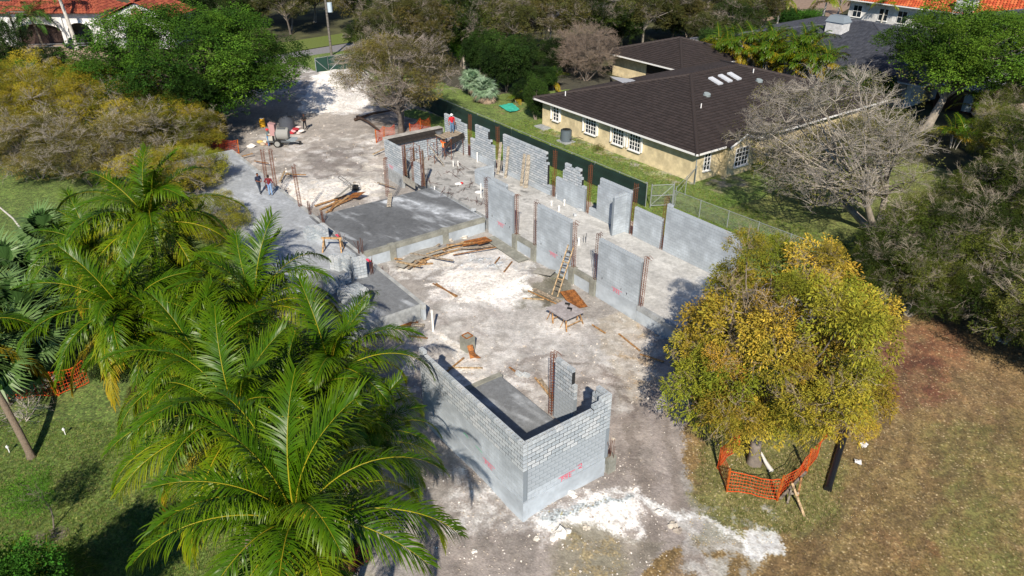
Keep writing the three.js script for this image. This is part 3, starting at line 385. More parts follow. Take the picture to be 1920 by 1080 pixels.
sheetOf(1075, 563, 2.4, 1.0, -0.35, mat.ply, 'bright orange plywood sheet behind the work table', 0.1, 0.03); sheetOf(1020, 520, 1.4, 0.8, 0.4, mat.greyPly, 'grey metal sheet in the weeds by the wall', 0.25, 0.12);
sheetOf(767, 610, 1.1, 0.5, 1.0, mat.ply, 'orange plywood scrap before the walkway slab front', 0.06); sheetOf(772, 603, 0.6, 0.5, 0.9, mat.greyPly, 'small grey plywood scrap on the orange one', 0.1); sheetOf(742, 603, 0.9, 0.4, 0.8, mat.greyWood, 'weathered board scrap near slab front', 0.06); sheetOf(784, 612, 0.8, 0.35, 0.8, mat.paleWood, 'pale board scrap near slab front', 0.05);
{ const a = V(-40.6, 0.35, -28.2), t = plank(V(-40.9, 0.25, -27.9), V(-36.6, 0.12, -27.85), 0.9, 0.03, mat.beam, 'long grey form board lying at the foot of the smooth panels'); }
for (const [a, b, c, d, m, l] of [[812, 535, 858, 560, 2, 'thin plank lying across the white lime heap edge'], [818, 535, 855, 561, 1, 'second thin plank beside the lime heap'], [945, 518, 960, 493, 2, 'short brown stake leaning in white lime'], [928, 500, 937, 485, 2, 'small brown stake stub in white lime'], [980, 562, 1020, 562, 3, 'pale plank left of the work table'], [990, 548, 1045, 572, 1, 'long narrow plank behind the work table'], [1000, 545, 1055, 570, 4, 'weathered plank crossing behind the work table'], [1160, 628, 1200, 660, 1, 'broken plank in the dirt below the smooth panel'], [1110, 612, 1135, 628, 1, 'short broken stick by the tree shadow'], [820, 712, 870, 672, 1, 'bent lath left of the plywood wedge'], [840, 690, 905, 692, 3, 'thin lath across the dirt near the room'], [765, 632, 802, 637, 2, 'reddish stick in the dirt by palm tips'], [1003, 710, 1040, 755, 0, 'long orange plank beside the near room floor'], [1010, 712, 1038, 750, 4, 'grey form board beside the near room floor'], [1200, 665, 1245, 680, 1, 'stick under the tree shadow edge'], [955, 690, 975, 705, 2, 'small stick in white rubble']]) plank(gp(a, b, 0.06), gp(c, d, 0.08), m === 4 ? 0.3 : 0.1, 0.04, mat.wood[m], l);
for (const s of [-1, 1]) { const q = gp(892 + s * 5, 672), t = thing('plywood_wedge', s < 0 ? 'leaning plywood wedge, the one nearer the near wall' : 'leaning plywood wedge with a dark notch, right one', 'plywood', [q.x, q.y, q.z], 0.7), b = new MB(); b.box(0, 0, 0, 0.32, 0.75, 0.04); const e = b.build('board', mat.ply, t); e.rotation.x = 0.6 * s; e.rotation.z = 0.4; }
// yard scrap by the dark slab, plate compactor
for (const [a, b, c, d, m] of [[600, 395, 640, 380, 1], [612, 400, 655, 372, 0], [620, 398, 634, 376, 2], [590, 388, 650, 372, 1], [625, 390, 660, 378, 2]]) plank(gp(a, b, 0.12), gp(c, d, 0.22), 0.2, 0.05, mat.wood[m], 'brown plank in the heap at the far edge of the dark slab', 'planks at the far slab edge');
sheetOf(648, 374, 1.0, 2.0, 0.3, mat.greyPly, 'grey board standing on the plank heap by dark slab', 0.7, 0.5); sheetOf(668, 374, 1.6, 1.0, 0.3, mat.ply, 'curved orange plywood at the far slab edge', 0.35, 0.3);
for (const [a, b, c, d, l] of [[450, 300, 475, 295, 'form board at the far end of the walkway slab'], [478, 308, 505, 312, 'thin board near the foot of a yard cage'], [540, 335, 552, 340, 'short board beside the curb rubble'], [527, 352, 535, 330, 'tilted board beside the man in maroon'], [700, 295, 722, 285, 'brown board poking out behind the far room wall'], [708, 348, 740, 358, 'brown board under the rebar cage by the far room'], [537, 338, 575, 337, 'thin orange board on the curb rubble']]) plank(gp(a, b, 0.3), gp(c, d, 0.35), 0.14, 0.05, pick(mat.wood), l);
plank(P(729, 387, S + 0.1), P(732, 362, S + 0.25), 0.32, 0.06, mat.paleWood, 'short pale board propped on the dark slab edge');
plank(P(803, 270, S + 2.1), P(833, 311, S + 0.05), 0.28, 0.05, mat.paleWood, 'long pale board sloping from scaffold to floor');
for (const [a, b, c, d, l] of [[941, 325, 948, 270, 'pale board leaning at the left end of boards wall'], [951, 333, 962, 278, 'single pale board leaning on the boards wall'], [979, 348, 988, 292, 'leaning pale board with a knot, left of a pair'], [987, 352, 998, 294, 'wide leaning pale board, right of a pair']]) { const lo = P(a, b, S); lo.z = Math.max(lo.z, -34.7); const w = lo.clone(); w.y = S + 0.02; const hi = V(w.x - 0.25, topAt(w, c, d), -35.22); plank(w, hi, l.startsWith('wide') ? 0.42 : 0.26, 0.05, mat.paleWood, l); }
{ // ladder against the smooth panel
  const t = thing('ladder', 'homemade wooden ladder leaning on the smooth block panel', 'ladder'), a = P(1035, 552), b = V(-32.75, S + 1.55, -28.55), side = V(0.42, 0, -0.12); a.y = gh(a.x, a.z);
  for (const s of [0, 1]) { const g = new MB(); g.beam(a.clone().addScaledVector(side, s), b.clone().addScaledVector(side, s), 0.06, 0.09); g.build('rail', mat.wood[3], t); }
  for (let k = 1; k < 9; k++) { const g = new MB(), q = a.clone().lerp(b, k / 9); g.beam(q, q.clone().add(side), 0.04, 0.08); g.build('rung', k % 3 ? mat.greyWood : mat.wood[3], t); }
}
{ // work table on sawhorses
  const c = P(1060, 583, 0.8), t = thing('work_table', 'plywood work table on two timber sawhorses, tools on top', 'work table', [c.x, gh(c.x, c.z), c.z], 0.05), b = new MB(); b.box(0, 0.8, 0, 1.75, 0.045, 1.55); b.build('top', M('#b3adad', 0.8, { map: rep(nzBroad, 0.9) }), t);
  for (const s of [-1, 1]) { const g = new MB(); g.beam(V(s * 0.6, 0.74, -0.7), V(s * 0.6, 0.74, 0.7), 0.09, 0.1); g.build('sawhorse_rail', mat.wood[1], t); for (const [i, j] of [[-1, -1], [1, -1], [-1, 1], [1, 1]]) { const l = new MB(); l.beam(V(s * 0.6 + i * 0.05, 0.72, j * 0.55), V(s * 0.6 + i * 0.28, 0, j * 0.68), 0.09, 0.04); l.build('leg', mat.wood[1], t); } const br = new MB(); br.beam(V(s * 0.6 + 0.2, 0.28, -0.62), V(s * 0.6 + 0.2, 0.28, 0.62), 0.08, 0.03); br.build('brace', mat.wood[0], t); }
  for (const [x, z, m, n, l] of [[0.1, -0.25, mat.black, 'drill', 'black power drill on the work table'], [-0.4, -0.5, mat.rubber, 'circular_saw', 'black circular saw lying on the work table']]) { const d = thing(n, l, 'power tool', [c.x + x, gh(c.x, c.z) + 0.845, c.z + z], 0.6), e = new MB(); e.box(0, 0.02, 0, 0.3, 0.09, 0.09); e.build('body', m, d); const h = new MB(); h.beam(V(0.1, 0.02, 0), V(0.14, 0.02, 0.2), 0.06, 0.05); h.build('handle', m, d); }
}
{ // trestle on the block stacks
  const q = P(625, 470, S), t = thing('sawhorse', 'timber sawhorse standing beside the block stacks', 'sawhorse', [q.x, S, q.z], 0.9), g = new MB(); g.beam(V(-0.7, 0.95, 0), V(0.7, 0.95, 0), 0.1, 0.12); g.build('rail', mat.wood[0], t); for (const [i, j] of [[-1, -1], [1, -1], [-1, 1], [1, 1]]) { const l = new MB(); l.beam(V(i * 0.55, 0.92, j * 0.03), V(i * 0.65, 0, j * 0.35), 0.1, 0.05); l.build('leg', mat.wood[0], t); }
}
{ // plate compactor
  const q = gp(667, 357, 0), t = thing('plate_compactor', 'black plate compactor with a long handle on the yard dirt', 'compactor', [q.x, q.y, q.z], 0.6), b = new MB(); b.box(0, 0.02, 0, 0.7, 0.07, 0.5); b.build('plate', mat.steel, t); const e = new MB(); e.box(0, 0.12, 0, 0.42, 0.34, 0.36); e.build('engine', mat.black, t); const f = new MB(); for (const s of [-1, 1]) f.tube([V(0.35, 0.1, s * 0.25), V(0.3, 0.62, s * 0.25), V(-0.3, 0.62, s * 0.25), V(-0.35, 0.1, s * 0.25)], 0.02, 5); f.build('roll_cage', mat.black, t); const h = new MB(); for (const s of [-1, 1]) h.rod(V(-0.25, 0.3, s * 0.18), V(-1.5, 1.05, s * 0.2), 0.025); h.rod(V(-1.5, 1.05, -0.2), V(-1.5, 1.05, 0.2), 0.025); h.build('handle', mat.black, t);
}
// scaffold in the far room
{
  const frames = [[-55.6, -29.4, 'steel scaffold frame at the left of the far room'], [-55.6, -32.6, 'steel scaffold frame beside the worker in orange']];
  for (const [x, z, l] of frames) { const t = thing('scaffold_tower', l, 'scaffold', [x, S, z]); for (const [i, j] of [[-0.4, -0.9], [-0.4, 0.9], [0.7, -0.9], [0.7, 0.9]]) { const b = new MB(); b.rod(V(i, 0, j), V(i, 1.95, j), 0.024, 6); b.build('upright', mat.rust, t); } const r = new MB(); for (const y of [0.5, 1.2, 1.9]) { for (const j of [-0.9, 0.9]) r.rod(V(-0.4, y, j), V(0.7, y, j), 0.02); } for (const i of [-0.4, 0.7]) { r.rod(V(i, 0.1, -0.9), V(i, 1.8, 0.9), 0.015); r.rod(V(i, 0.1, 0.9), V(i, 1.8, -0.9), 0.015); r.rod(V(i, 1.9, -0.9), V(i, 1.9, 0.9), 0.018); } r.build('braces', mat.rust, t); }
  const t = thing('scaffold_deck', 'brown plank deck under the worker in red', 'scaffold'); for (let k = 0; k < 4; k++) { const b = new MB(); b.box(-56.5 + k * 0.36, S + 1.97, -34.0, 0.33, 0.05, 2.2); b.build('deck_plank', mat.wood[4], t); } const f = new MB(); f.beam(V(-55.2, S + 1.95, -35.1), V(-55.2, S + 1.3, -33.0), 0.5, 0.04, 1.57); f.build('side_board', mat.formPly, t); for (const [i, j] of [[-56.6, -35], [-55.3, -35], [-56.6, -33], [-55.3, -33]]) { const u = new MB(); u.rod(V(i, S, j), V(i, S + 1.97, j), 0.024, 6); u.build('upright', mat.rust, t); }
  const q = V(-56.6, S + 2.02, -33.3), w = thing('mortar_tub', 'grey mortar tub on the scaffold deck', 'tub', [q.x, q.y, q.z]), b = new MB(); b.tube([V(0, 0, 0), V(0, 0.25, 0)], [0.28, 0.36], 12); b.build('tub', mat.steel, w);
}
// white paper sacks on the wing floor
for (const [px, py, l] of [[860, 346, 'torn white and red cement sack on wing floor'], [898, 362, 'small white paper scrap by the vent pipe'], [765, 341, 'white rock beside the rebar cage']]) { const q = P(px, py, px < 800 ? 0.05 : S), t = thing('paper_sack', l, 'sack', [q.x, q.y, q.z], R(3)), b = new THREE.SphereGeometry(0.3, 10, 6), m = mesh('sack', b, mat.white, t); m.scale.set(1.2, 0.35, 0.8); m.position.y = 0.08; if (l.startsWith('torn')) { const r = mesh('red_print', new THREE.SphereGeometry(0.16, 8, 5), mat.red, t); r.scale.set(1, 0.5, 0.9); r.position.set(0.24, 0.12, 0.05); } }
// pink paint on the curb
{ const c = scene.getObjectByName('grade_beam_001'); strokes(c, V(-41.4, S + 0.025, -18.3), V(1, 0, 0), V(0, 0, -1), [[0, 0, 0.5, 0]], mat.redSpray, 0.2); strokes(c, V(-46.2, S + 0.025, -18.3), V(1, 0, 0), V(0, 0, -1), [[0, 0, 0.5, 0]], mat.redSpray, 0.2); }
// ---------------------------------------------------------------- houses
function hit(px, py, p0, n) { const d = FW.clone().addScaledVector(RT, (px - 960) / F).addScaledVector(UP, -(py - 540) / F), o = V(0, CAMH, 0); return o.clone().addScaledVector(d, p0.clone().sub(o).dot(n) / d.dot(n)); }
// a tiled roof plane: eave a-b, upper edge c-d (same side order); rows of single tiles with a raised lower lip
function roofPlane(root, a, b, c, d, m, tw = 0.36, tl = 0.42, barrel = false, name = 'roof_slope') {
  const u = b.clone().sub(a).normalize(), n0 = u.clone().cross(d.clone().sub(a)).normalize(); const flip = n0.y < 0; if (flip) n0.negate(); const v = n0.clone().cross(u).normalize(); if (v.y < 0) v.negate();
  const under = new MB(); under.tri(a, b, c); if (c.distanceTo(d) > 0.05) under.tri(a, c, d); const s = under.build(name, m[0], root);
  const L = (q) => [q.clone().sub(a).dot(u), q.clone().sub(a).dot(v)], [, vt] = L(d), [cu] = L(c), [du] = L(d), W = a.distanceTo(b), tiles = m.map(() => new MB()), lift = barrel ? 0.03 : 0.08;
  const q = (x, y, h) => a.clone().addScaledVector(u, x).addScaledVector(v, y).addScaledVector(n0, h);
  for (let y = 0, r = 0; y < vt - 0.05; y += tl, r++) {
    const t = Math.min(1, (y + tl / 2) / vt), x0 = mix(0, du, t), x1 = mix(W, cu, t);
    for (let x = x0 - (r % 2 ? tw / 2 : 0); x < x1 - 0.02; x += tw) {
      const p = Math.max(x, x0), e = Math.min(x + tw - 0.012, x1); if (e - p < 0.03) continue; const k = h2(Math.floor(x * 10) + 999, r), b1 = tiles[Math.floor(k * m.length)], h = lift + k * 0.012;
      if (barrel) { const w = (e - p), g = [[0, 0.012], [0.22, 0.09], [0.5, 0.12], [0.78, 0.09], [1, 0.012]]; for (let i = 0; i < 4; i++) b1.quad(q(p + w * g[i][0], y - 0.03, g[i][1] + 0.03), q(p + w * g[i + 1][0], y - 0.03, g[i + 1][1] + 0.03), q(p + w * g[i + 1][0], y + tl, g[i + 1][1]), q(p + w * g[i][0], y + tl, g[i][1])); }
      else { b1.quad(q(p, y - 0.03, h), q(e, y - 0.03, h), q(e, y + tl, 0.012), q(p, y + tl, 0.012)); b1.quad(q(p, y - 0.03, 0), q(e, y - 0.03, 0), q(e, y - 0.03, h), q(p, y - 0.03, h)); }
    }
  }
  tiles.forEach((t, k) => t.i.length && stuff(t.build('roof_tiles', m[k], s))); return { s, n: n0, p: a };
}
function ridgeCap(root, a, b, m, r = 0.16) { const n = Math.round(a.distanceTo(b) / 0.4), g = new MB(); for (let k = 0; k < n; k++) g.tube([a.clone().lerp(b, k / n), a.clone().lerp(b, (k + 1.1) / n)], [r * 1.1, r * 0.85], 6); return stuff(g.build('ridge_tiles', m, root)); }
function hip(root, x0, x1, z0, z1, eave, slope, m, o = {}) {   // z0 front (larger z)
  const wx = x1 - x0, wz = z0 - z1, along = wx > wz, r = Math.min(wx, wz) / 2, h = eave + r * slope, A = V(x0, eave, z0), B = V(x1, eave, z0), Cc = V(x1, eave, z1), D = V(x0, eave, z1), R1 = along ? V(x0 + r, h, (z0 + z1) / 2) : V((x0 + x1) / 2, h, z0 - r), R2 = along ? V(x1 - r, h, (z0 + z1) / 2) : V((x0 + x1) / 2, h, z1 + r);
  const out = along ? [roofPlane(root, A, B, R2, R1, m, ...(o.t ?? [])), roofPlane(root, B, Cc, R2, R2, m, ...(o.t ?? [])), roofPlane(root, Cc, D, R1, R2, m, ...(o.t ?? [])), roofPlane(root, D, A, R1, R1, m, ...(o.t ?? []))] : [roofPlane(root, A, B, R1, R1, m, ...(o.t ?? [])), roofPlane(root, B, Cc, R2, R1, m, ...(o.t ?? [])), roofPlane(root, Cc, D, R2, R2, m, ...(o.t ?? [])), roofPlane(root, D, A, R1, R2, m, ...(o.t ?? []))];
  const cap = o.cap ?? m[0]; for (const [p, q] of along ? [[A, R1], [D, R1], [B, R2], [Cc, R2], [R1, R2]] : [[A, R1], [B, R1], [Cc, R2], [D, R2], [R1, R2]]) ridgeCap(root, p, q, cap, o.capR);
  const f = new MB(); for (const [p, q] of [[A, B], [B, Cc], [Cc, D], [D, A]]) f.beam(p.clone().add(V(0, -0.06, 0)), q.clone().add(V(0, -0.06, 0)), 0.14, 0.18); f.build('gutter', o.trim ?? mat.white, root);
  const so = new MB(); so.box((x0 + x1) / 2, eave - 0.12, (z0 + z1) / 2, wx - 0.1, 0.04, wz - 0.1); so.build('soffit', o.trim ?? mat.white, root); return out;
}
const glass = M('#1d2730', 0.08), cream = M('#e2d2aa', 0.9, { map: rep(nzBroad, 3.1), bumpMap: rep(nzFine, 0.3), bumpScale: 0.004 }), whiteWall = M('#e2e3e2', 0.85, { map: rep(nzBroad, 3.1) });
function windowAt(root, c, ux, n, w, h, cols, rows, shut = 0) {  // c centre, ux along the wall, n outward
  const t = new THREE.Group(); t.name = 'window'; root.add(t); const uy = V(0, 1, 0), at = (x, y, o) => c.clone().addScaledVector(ux, x).addScaledVector(uy, y).addScaledVector(n, o);
  const bar = (b, x0, y0, x1, y1, th, o) => b.beam(at(x0, y0, o), at(x1, y1, o), th, 0.05, Math.abs(y1 - y0) > 0 ? 0 : 0);
  const p = new MB(); p.quad(at(-w / 2, -h / 2, 0.02), at(w / 2, -h / 2, 0.02), at(w / 2, h / 2, 0.02), at(-w / 2, h / 2, 0.02)); p.build('pane', glass, t);
  const f = new MB(); bar(f, -w / 2 - 0.06, -h / 2 - 0.03, w / 2 + 0.06, -h / 2 - 0.03, 0.1, 0.04); bar(f, -w / 2 - 0.06, h / 2 + 0.03, w / 2 + 0.06, h / 2 + 0.03, 0.1, 0.04); bar(f, -w / 2 - 0.03, -h / 2, -w / 2 - 0.03, h / 2, 0.1, 0.035); bar(f, w / 2 + 0.03, -h / 2, w / 2 + 0.03, h / 2, 0.1, 0.035); f.build('frame', mat.white, t);
  const mu = new MB(); for (let i = 1; i < cols; i++) bar(mu, -w / 2 + w * i / cols, -h / 2, -w / 2 + w * i / cols, h / 2, i === cols / 2 ? 0.1 : 0.05, 0.03); for (let j = 1; j < rows; j++) bar(mu, -w / 2, -h / 2 + h * j / rows, w / 2, -h / 2 + h * j / rows, 0.05, 0.028); mu.build('muntins', mat.white, t);
  const s = new MB(); s.beam(at(-w / 2 - 0.12, -h / 2 - 0.1, 0.1), at(w / 2 + 0.12, -h / 2 - 0.1, 0.1), 0.2, 0.08); s.build('sill', mat.white, t);
  for (const k of [-1, 1]) if (shut) { const b = new MB(); b.beam(at(k * (w / 2 + 0.14 + shut / 2), -h / 2, 0.05), at(k * (w / 2 + 0.14 + shut / 2), h / 2, 0.05), shut, 0.05); b.build('shutter', mat.white, t); }
  return t;
}
const X = V(1, 0, 0), Z = V(0, 0, 1);
{ // cream house beyond the fence
  const t = thing('cream_house', 'cream stucco bungalow with dark brown tiled hip roof behind green fence', 'house'), brown = ['#3a3230', '#352d2b', '#403735'].map((c) => M(c, 0.8, { map: rep(nzBroad, 1.7) }));
  const w = new MB(); w.box(-50.6, -0.2, -63.4, 21.4, 3.02, 28.8); w.build('wall', cream, t); const [fr, rt, , lf] = hip(t, -62, -39.3, -48.3, -78.4, 2.9, 0.262, brown, { cap: M('#342c2a', 0.8), capR: 0.2 });
  const f = -48.985; windowAt(t, V(-58.95, 1.8, f), X, Z, 0.8, 1.45, 2, 4, 0.34); windowAt(t, V(-53.5, 1.8, f), X, Z, 1.45, 1.5, 4, 4, 0.36); windowAt(t, V(-49.55, 1.75, f), X, Z, 1.35, 1.5, 4, 4, 0.3); windowAt(t, V(-47.3, 1.75, f), X, Z, 1.35, 1.5, 4, 4, 0.3);
  const by = new MB(); by.box(-39.7, -0.2, -54.1, 1.2, 3.02, 3.6); by.build('bay', cream, t); const g = new MB(); for (const s of [-1, 1]) g.hexa([V(-41.5, 2.82, -54.1 + s * 2.1), V(-38.8, 2.82, -54.1 + s * 2.1), V(-38.8, 3.65, -54.1), V(-43.2, 3.65, -54.1), V(-41.5, 2.94, -54.1 + s * 2.1), V(-38.8, 2.94, -54.1 + s * 2.1), V(-38.8, 3.77, -54.1), V(-43.2, 3.77, -54.1)]); g.build('bay_roof', brown[0], t); const gw = new MB(); gw.tri(V(-39.12, 2.8, -52.3), V(-39.12, 2.8, -55.9), V(-39.12, 3.55, -54.1)); gw.build('gable', cream, t); const fa = new MB(); for (const s of [-1, 1]) fa.beam(V(-38.78, 2.86, -54.1 + s * 2.1), V(-38.78, 3.68, -54.1), 0.16, 0.05, 1.57); fa.build('fascia', mat.white, t);
  windowAt(t, V(-39.885, 1.7, -50.4), V(0, 0, -1), X, 0.75, 1.5, 2, 4); windowAt(t, V(-39.085, 1.65, -54.1), V(0, 0, -1), X, 1.7, 1.6, 4, 4);
  for (const [px, py] of [[1341, 154], [1359, 149], [1376, 145]]) { const q = hit(px, py, rt.p, rt.n), b = new MB(), dn = V(1, -0.262, 0).normalize(); b.beam(q.clone().addScaledVector(dn, -0.75).addScaledVector(rt.n, 0.14), q.clone().addScaledVector(dn, 0.75).addScaledVector(rt.n, 0.14), 0.6, 0.16); b.build('skylight', M('#cdd2d8', 0.3), t); }
  for (const [px, py] of [[1325, 179], [1423, 153]]) { const q = hit(px, py, rt.p, rt.n), b = new MB(); b.tube([q.clone(), q.clone().addScaledVector(rt.n, 0.22)], [0.42, 0.34], 12); b.build('roof_vent', M('#8e9a9c', 0.6), t); }
  for (const [px, py] of [[1314, 204], [1412, 138], [1060, 180]]) { const pl = px < 1100 ? fr : rt, q = hit(px, py, pl.p, pl.n), b = new MB(); b.rod(q, q.clone().add(V(0, 0.5, 0)), 0.06); b.build('vent_pipe', mat.white, t); }
  { const b = new MB(), P4 = [[1143, 144], [1185, 150], [1192, 153], [1172, 159], [1150, 149]].map(([x, y]) => hit(x, y, lf.p, lf.n).addScaledVector(lf.n, 0.1)); b.tri(P4[0], P4[2], P4[1]); b.tri(P4[0], P4[3], P4[2]); b.tri(P4[0], P4[4], P4[3]); b.build('roof_patch', M('#cfd3d8', 0.5), t); }
  const dp = new MB(); dp.rod(V(-39.85, 0, -49.0), V(-39.85, 2.8, -49.0), 0.05); dp.build('downspout', mat.galv, t); const gs = new MB(); gs.box(-49.6, 2.95, -77.5, 7.4, 0.12, 0.9); gs.build('flat_gutter', M('#c9ccd0', 0.6), t); const pl = new MB(); pl.box(-60.5, -0.1, -48.4, 1.6, 0.24, 1.0); pl.build('step', mat.footing, t);
  const wg = thing('brown_roof_wing', 'low wing with brown hip roof and white gutter behind cream house', 'house'); const wb = new MB(); wb.box(-68.2, -0.2, -77.5, 12.4, 3.02, 12); wb.build('wall', cream, wg); hip(wg, -75.5, -61, -70.2, -84.6, 2.9, 0.28, brown, { cap: brown[0], capR: 0.2 }); const dk = new MB(); dk.box(-65.2, 0, -71.4, 5.6, 2.6, 0.12); dk.build('dark_opening', M('#2a211d', 0.9), wg);
  const y = thing('yellow_canopy', 'small yellow canopy at the wing entrance', 'canopy', [-63.6, 0, -70.9]), yb = new MB(); yb.box(0, 1.7, 0, 1.4, 0.08, 0.7); yb.build('cover', M('#d89a1c', 0.7), y); for (const s of [-0.6, 0.6]) { const p = new MB(); p.rod(V(s, 0, 0.2), V(s, 1.7, 0.2), 0.03); p.build('post', mat.steel, y); }
  const ac = P(1061, 266), a = thing('air_conditioner', 'grey air conditioner unit on a pad by the cream wall', 'air conditioner', [ac.x, 0, ac.z]), pd = new MB(); pd.box(0, -0.1, 0, 1.5, 0.22, 1.3); pd.build('pad', mat.footing, a); const bd = new MB(); bd.tube([V(0, 0.13, 0), V(0, 1.25, 0)], 0.56, 8); bd.build('cabinet', M('#59646b', 0.5), a); const tp = new MB(); tp.tube([V(0, 1.25, 0), V(0, 1.3, 0)], [0.56, 0.5], 8); tp.build('rim', M('#495359', 0.5), a); const fn = new MB(); fn.tube([V(0, 1.3, 0), V(0, 1.315, 0)], 0.4, 12); fn.build('fan_grille', mat.black, a); const lv = new MB(); for (let k = 0; k < 14; k++) lv.tube([V(0, 0.2 + k * 0.07, 0), V(0, 0.225 + k * 0.07, 0)], 0.575, 8); stuff(lv.build('louvres', M('#6a757c', 0.5), a)); const pi = new MB(); pi.tube([V(0.5, 0.4, 0), V(0.9, 0.5, -0.1), V(1.2, 0.7, -0.6), V(1.3, 0.4, -1.2)], 0.03, 5); pi.build('pipes', mat.black, a);
}
{ // grey-roofed house, second grey roof, orange-tiled house
  const grey = ['#4e525c', '#454953', '#585c66'].map((c) => M(c, 0.75, { map: rep(nzBroad, 2.1) })), t = thing('grey_roof_house', 'white house with slate grey tiled roof and white chimney', 'house'), w = new MB(); w.box(-57, -0.2, -102, 30, 3.1, 30); w.build('wall', whiteWall, t); hip(t, -74, -40, -86, -118, 3, 0.19, grey, { capR: 0.15, cap: grey[0] });
  const c = V(-58.1, 0, -97), ch = new MB(); ch.box(c.x, 3.4, c.z, 2.5, 3.0, 1.7); ch.build('chimney', whiteWall, t); const cp = new MB(); cp.hexa([[-1.4, 1], [1.4, 1], [1.4, -1], [-1.4, -1]].map(([x, z]) => V(c.x + x, 6.4, c.z + z)).concat([[-1.0, 0.6], [1.0, 0.6], [1.0, -0.6], [-1.0, -0.6]].map(([x, z]) => V(c.x + x, 7.2, c.z + z)))); cp.build('chimney_cap', M('#7d8890', 0.6), t);
  const t2 = thing('grey_roof_house', 'second slate grey roof over white walls beyond the spreading tree', 'house'), w2 = new MB(); w2.box(-44, -0.2, -138, 26, 4.2, 18); w2.build('wall', whiteWall, t2); hip(t2, -58.5, -29, -127, -149, 3.9, 0.2, grey, { capR: 0.15, cap: grey[0] });
  const or = ['#b5502a', '#a54522', '#c4683a'].map((q) => M(q, 0.85)), t3 = thing('orange_roof_house', 'long white house with orange barrel tile roof', 'house'), w3 = new MB(); w3.box(-58, -0.2, -142.5, 42, 4.2, 16); w3.build('wall', whiteWall, t3); hip(t3, -80, -35, -133, -152, 4, 0.45, or, { t: [0.5, 0.6, true], capR: 0.2, cap: or[0] });
  for (const [px, py] of [[1657, 26], [1692, 31], [1608, 20], [1745, 40]]) { const q = hit(px, py, V(0, 0, -134.5), Z); windowAt(t3, V(q.x, 2.0, -134.48), X, Z, 1.6, 1.9, 2, 2); }
  const c3 = V(-58.6, 0, -134), h3 = new MB(); h3.box(c3.x, 3.6, c3.z, 2.8, 2.6, 1.7); h3.build('chimney', whiteWall, t3); const k3 = new MB(); k3.hexa([[-1.6, 1], [1.6, 1], [1.6, -1], [-1.6, -1]].map(([x, z]) => V(c3.x + x, 6.2, c3.z + z)).concat([[-1.1, 0.6], [1.1, 0.6], [1.1, -0.6], [-1.1, -0.6]].map(([x, z]) => V(c3.x + x, 6.9, c3.z + z)))); k3.build('chimney_cap', M('#8d979d', 0.6), t3);
  const sh = thing('garden_shed', 'dark timber shed under the spreading green tree', 'shed'), q = onG0(1790, 205), sb = new MB(); sb.box(q.x, -0.2, q.z - 2, 5, 2.6, 4); sb.build('wall', M('#4a352c', 0.9), sh); const sr = new MB(); sr.hexa([V(q.x - 2.8, 2.4, q.z + 0.4), V(q.x + 2.8, 2.4, q.z + 0.4), V(q.x + 2.8, 2.9, q.z - 4.4), V(q.x - 2.8, 2.9, q.z - 4.4), V(q.x - 2.8, 2.5, q.z + 0.4), V(q.x + 2.8, 2.5, q.z + 0.4), V(q.x + 2.8, 3.0, q.z - 4.4), V(q.x - 2.8, 3.0, q.z - 4.4)]); sr.build('roof', M('#aab0b4', 0.6), sh); const sd = new MB(); sd.box(q.x + 1.2, 0, q.z + 0.03, 1.0, 2.0, 0.06); sd.build('door', M('#9fb0b8', 0.5), sh);
}
function onG0(px, py) { const q = P(px, py); q.y = 0; return q; }
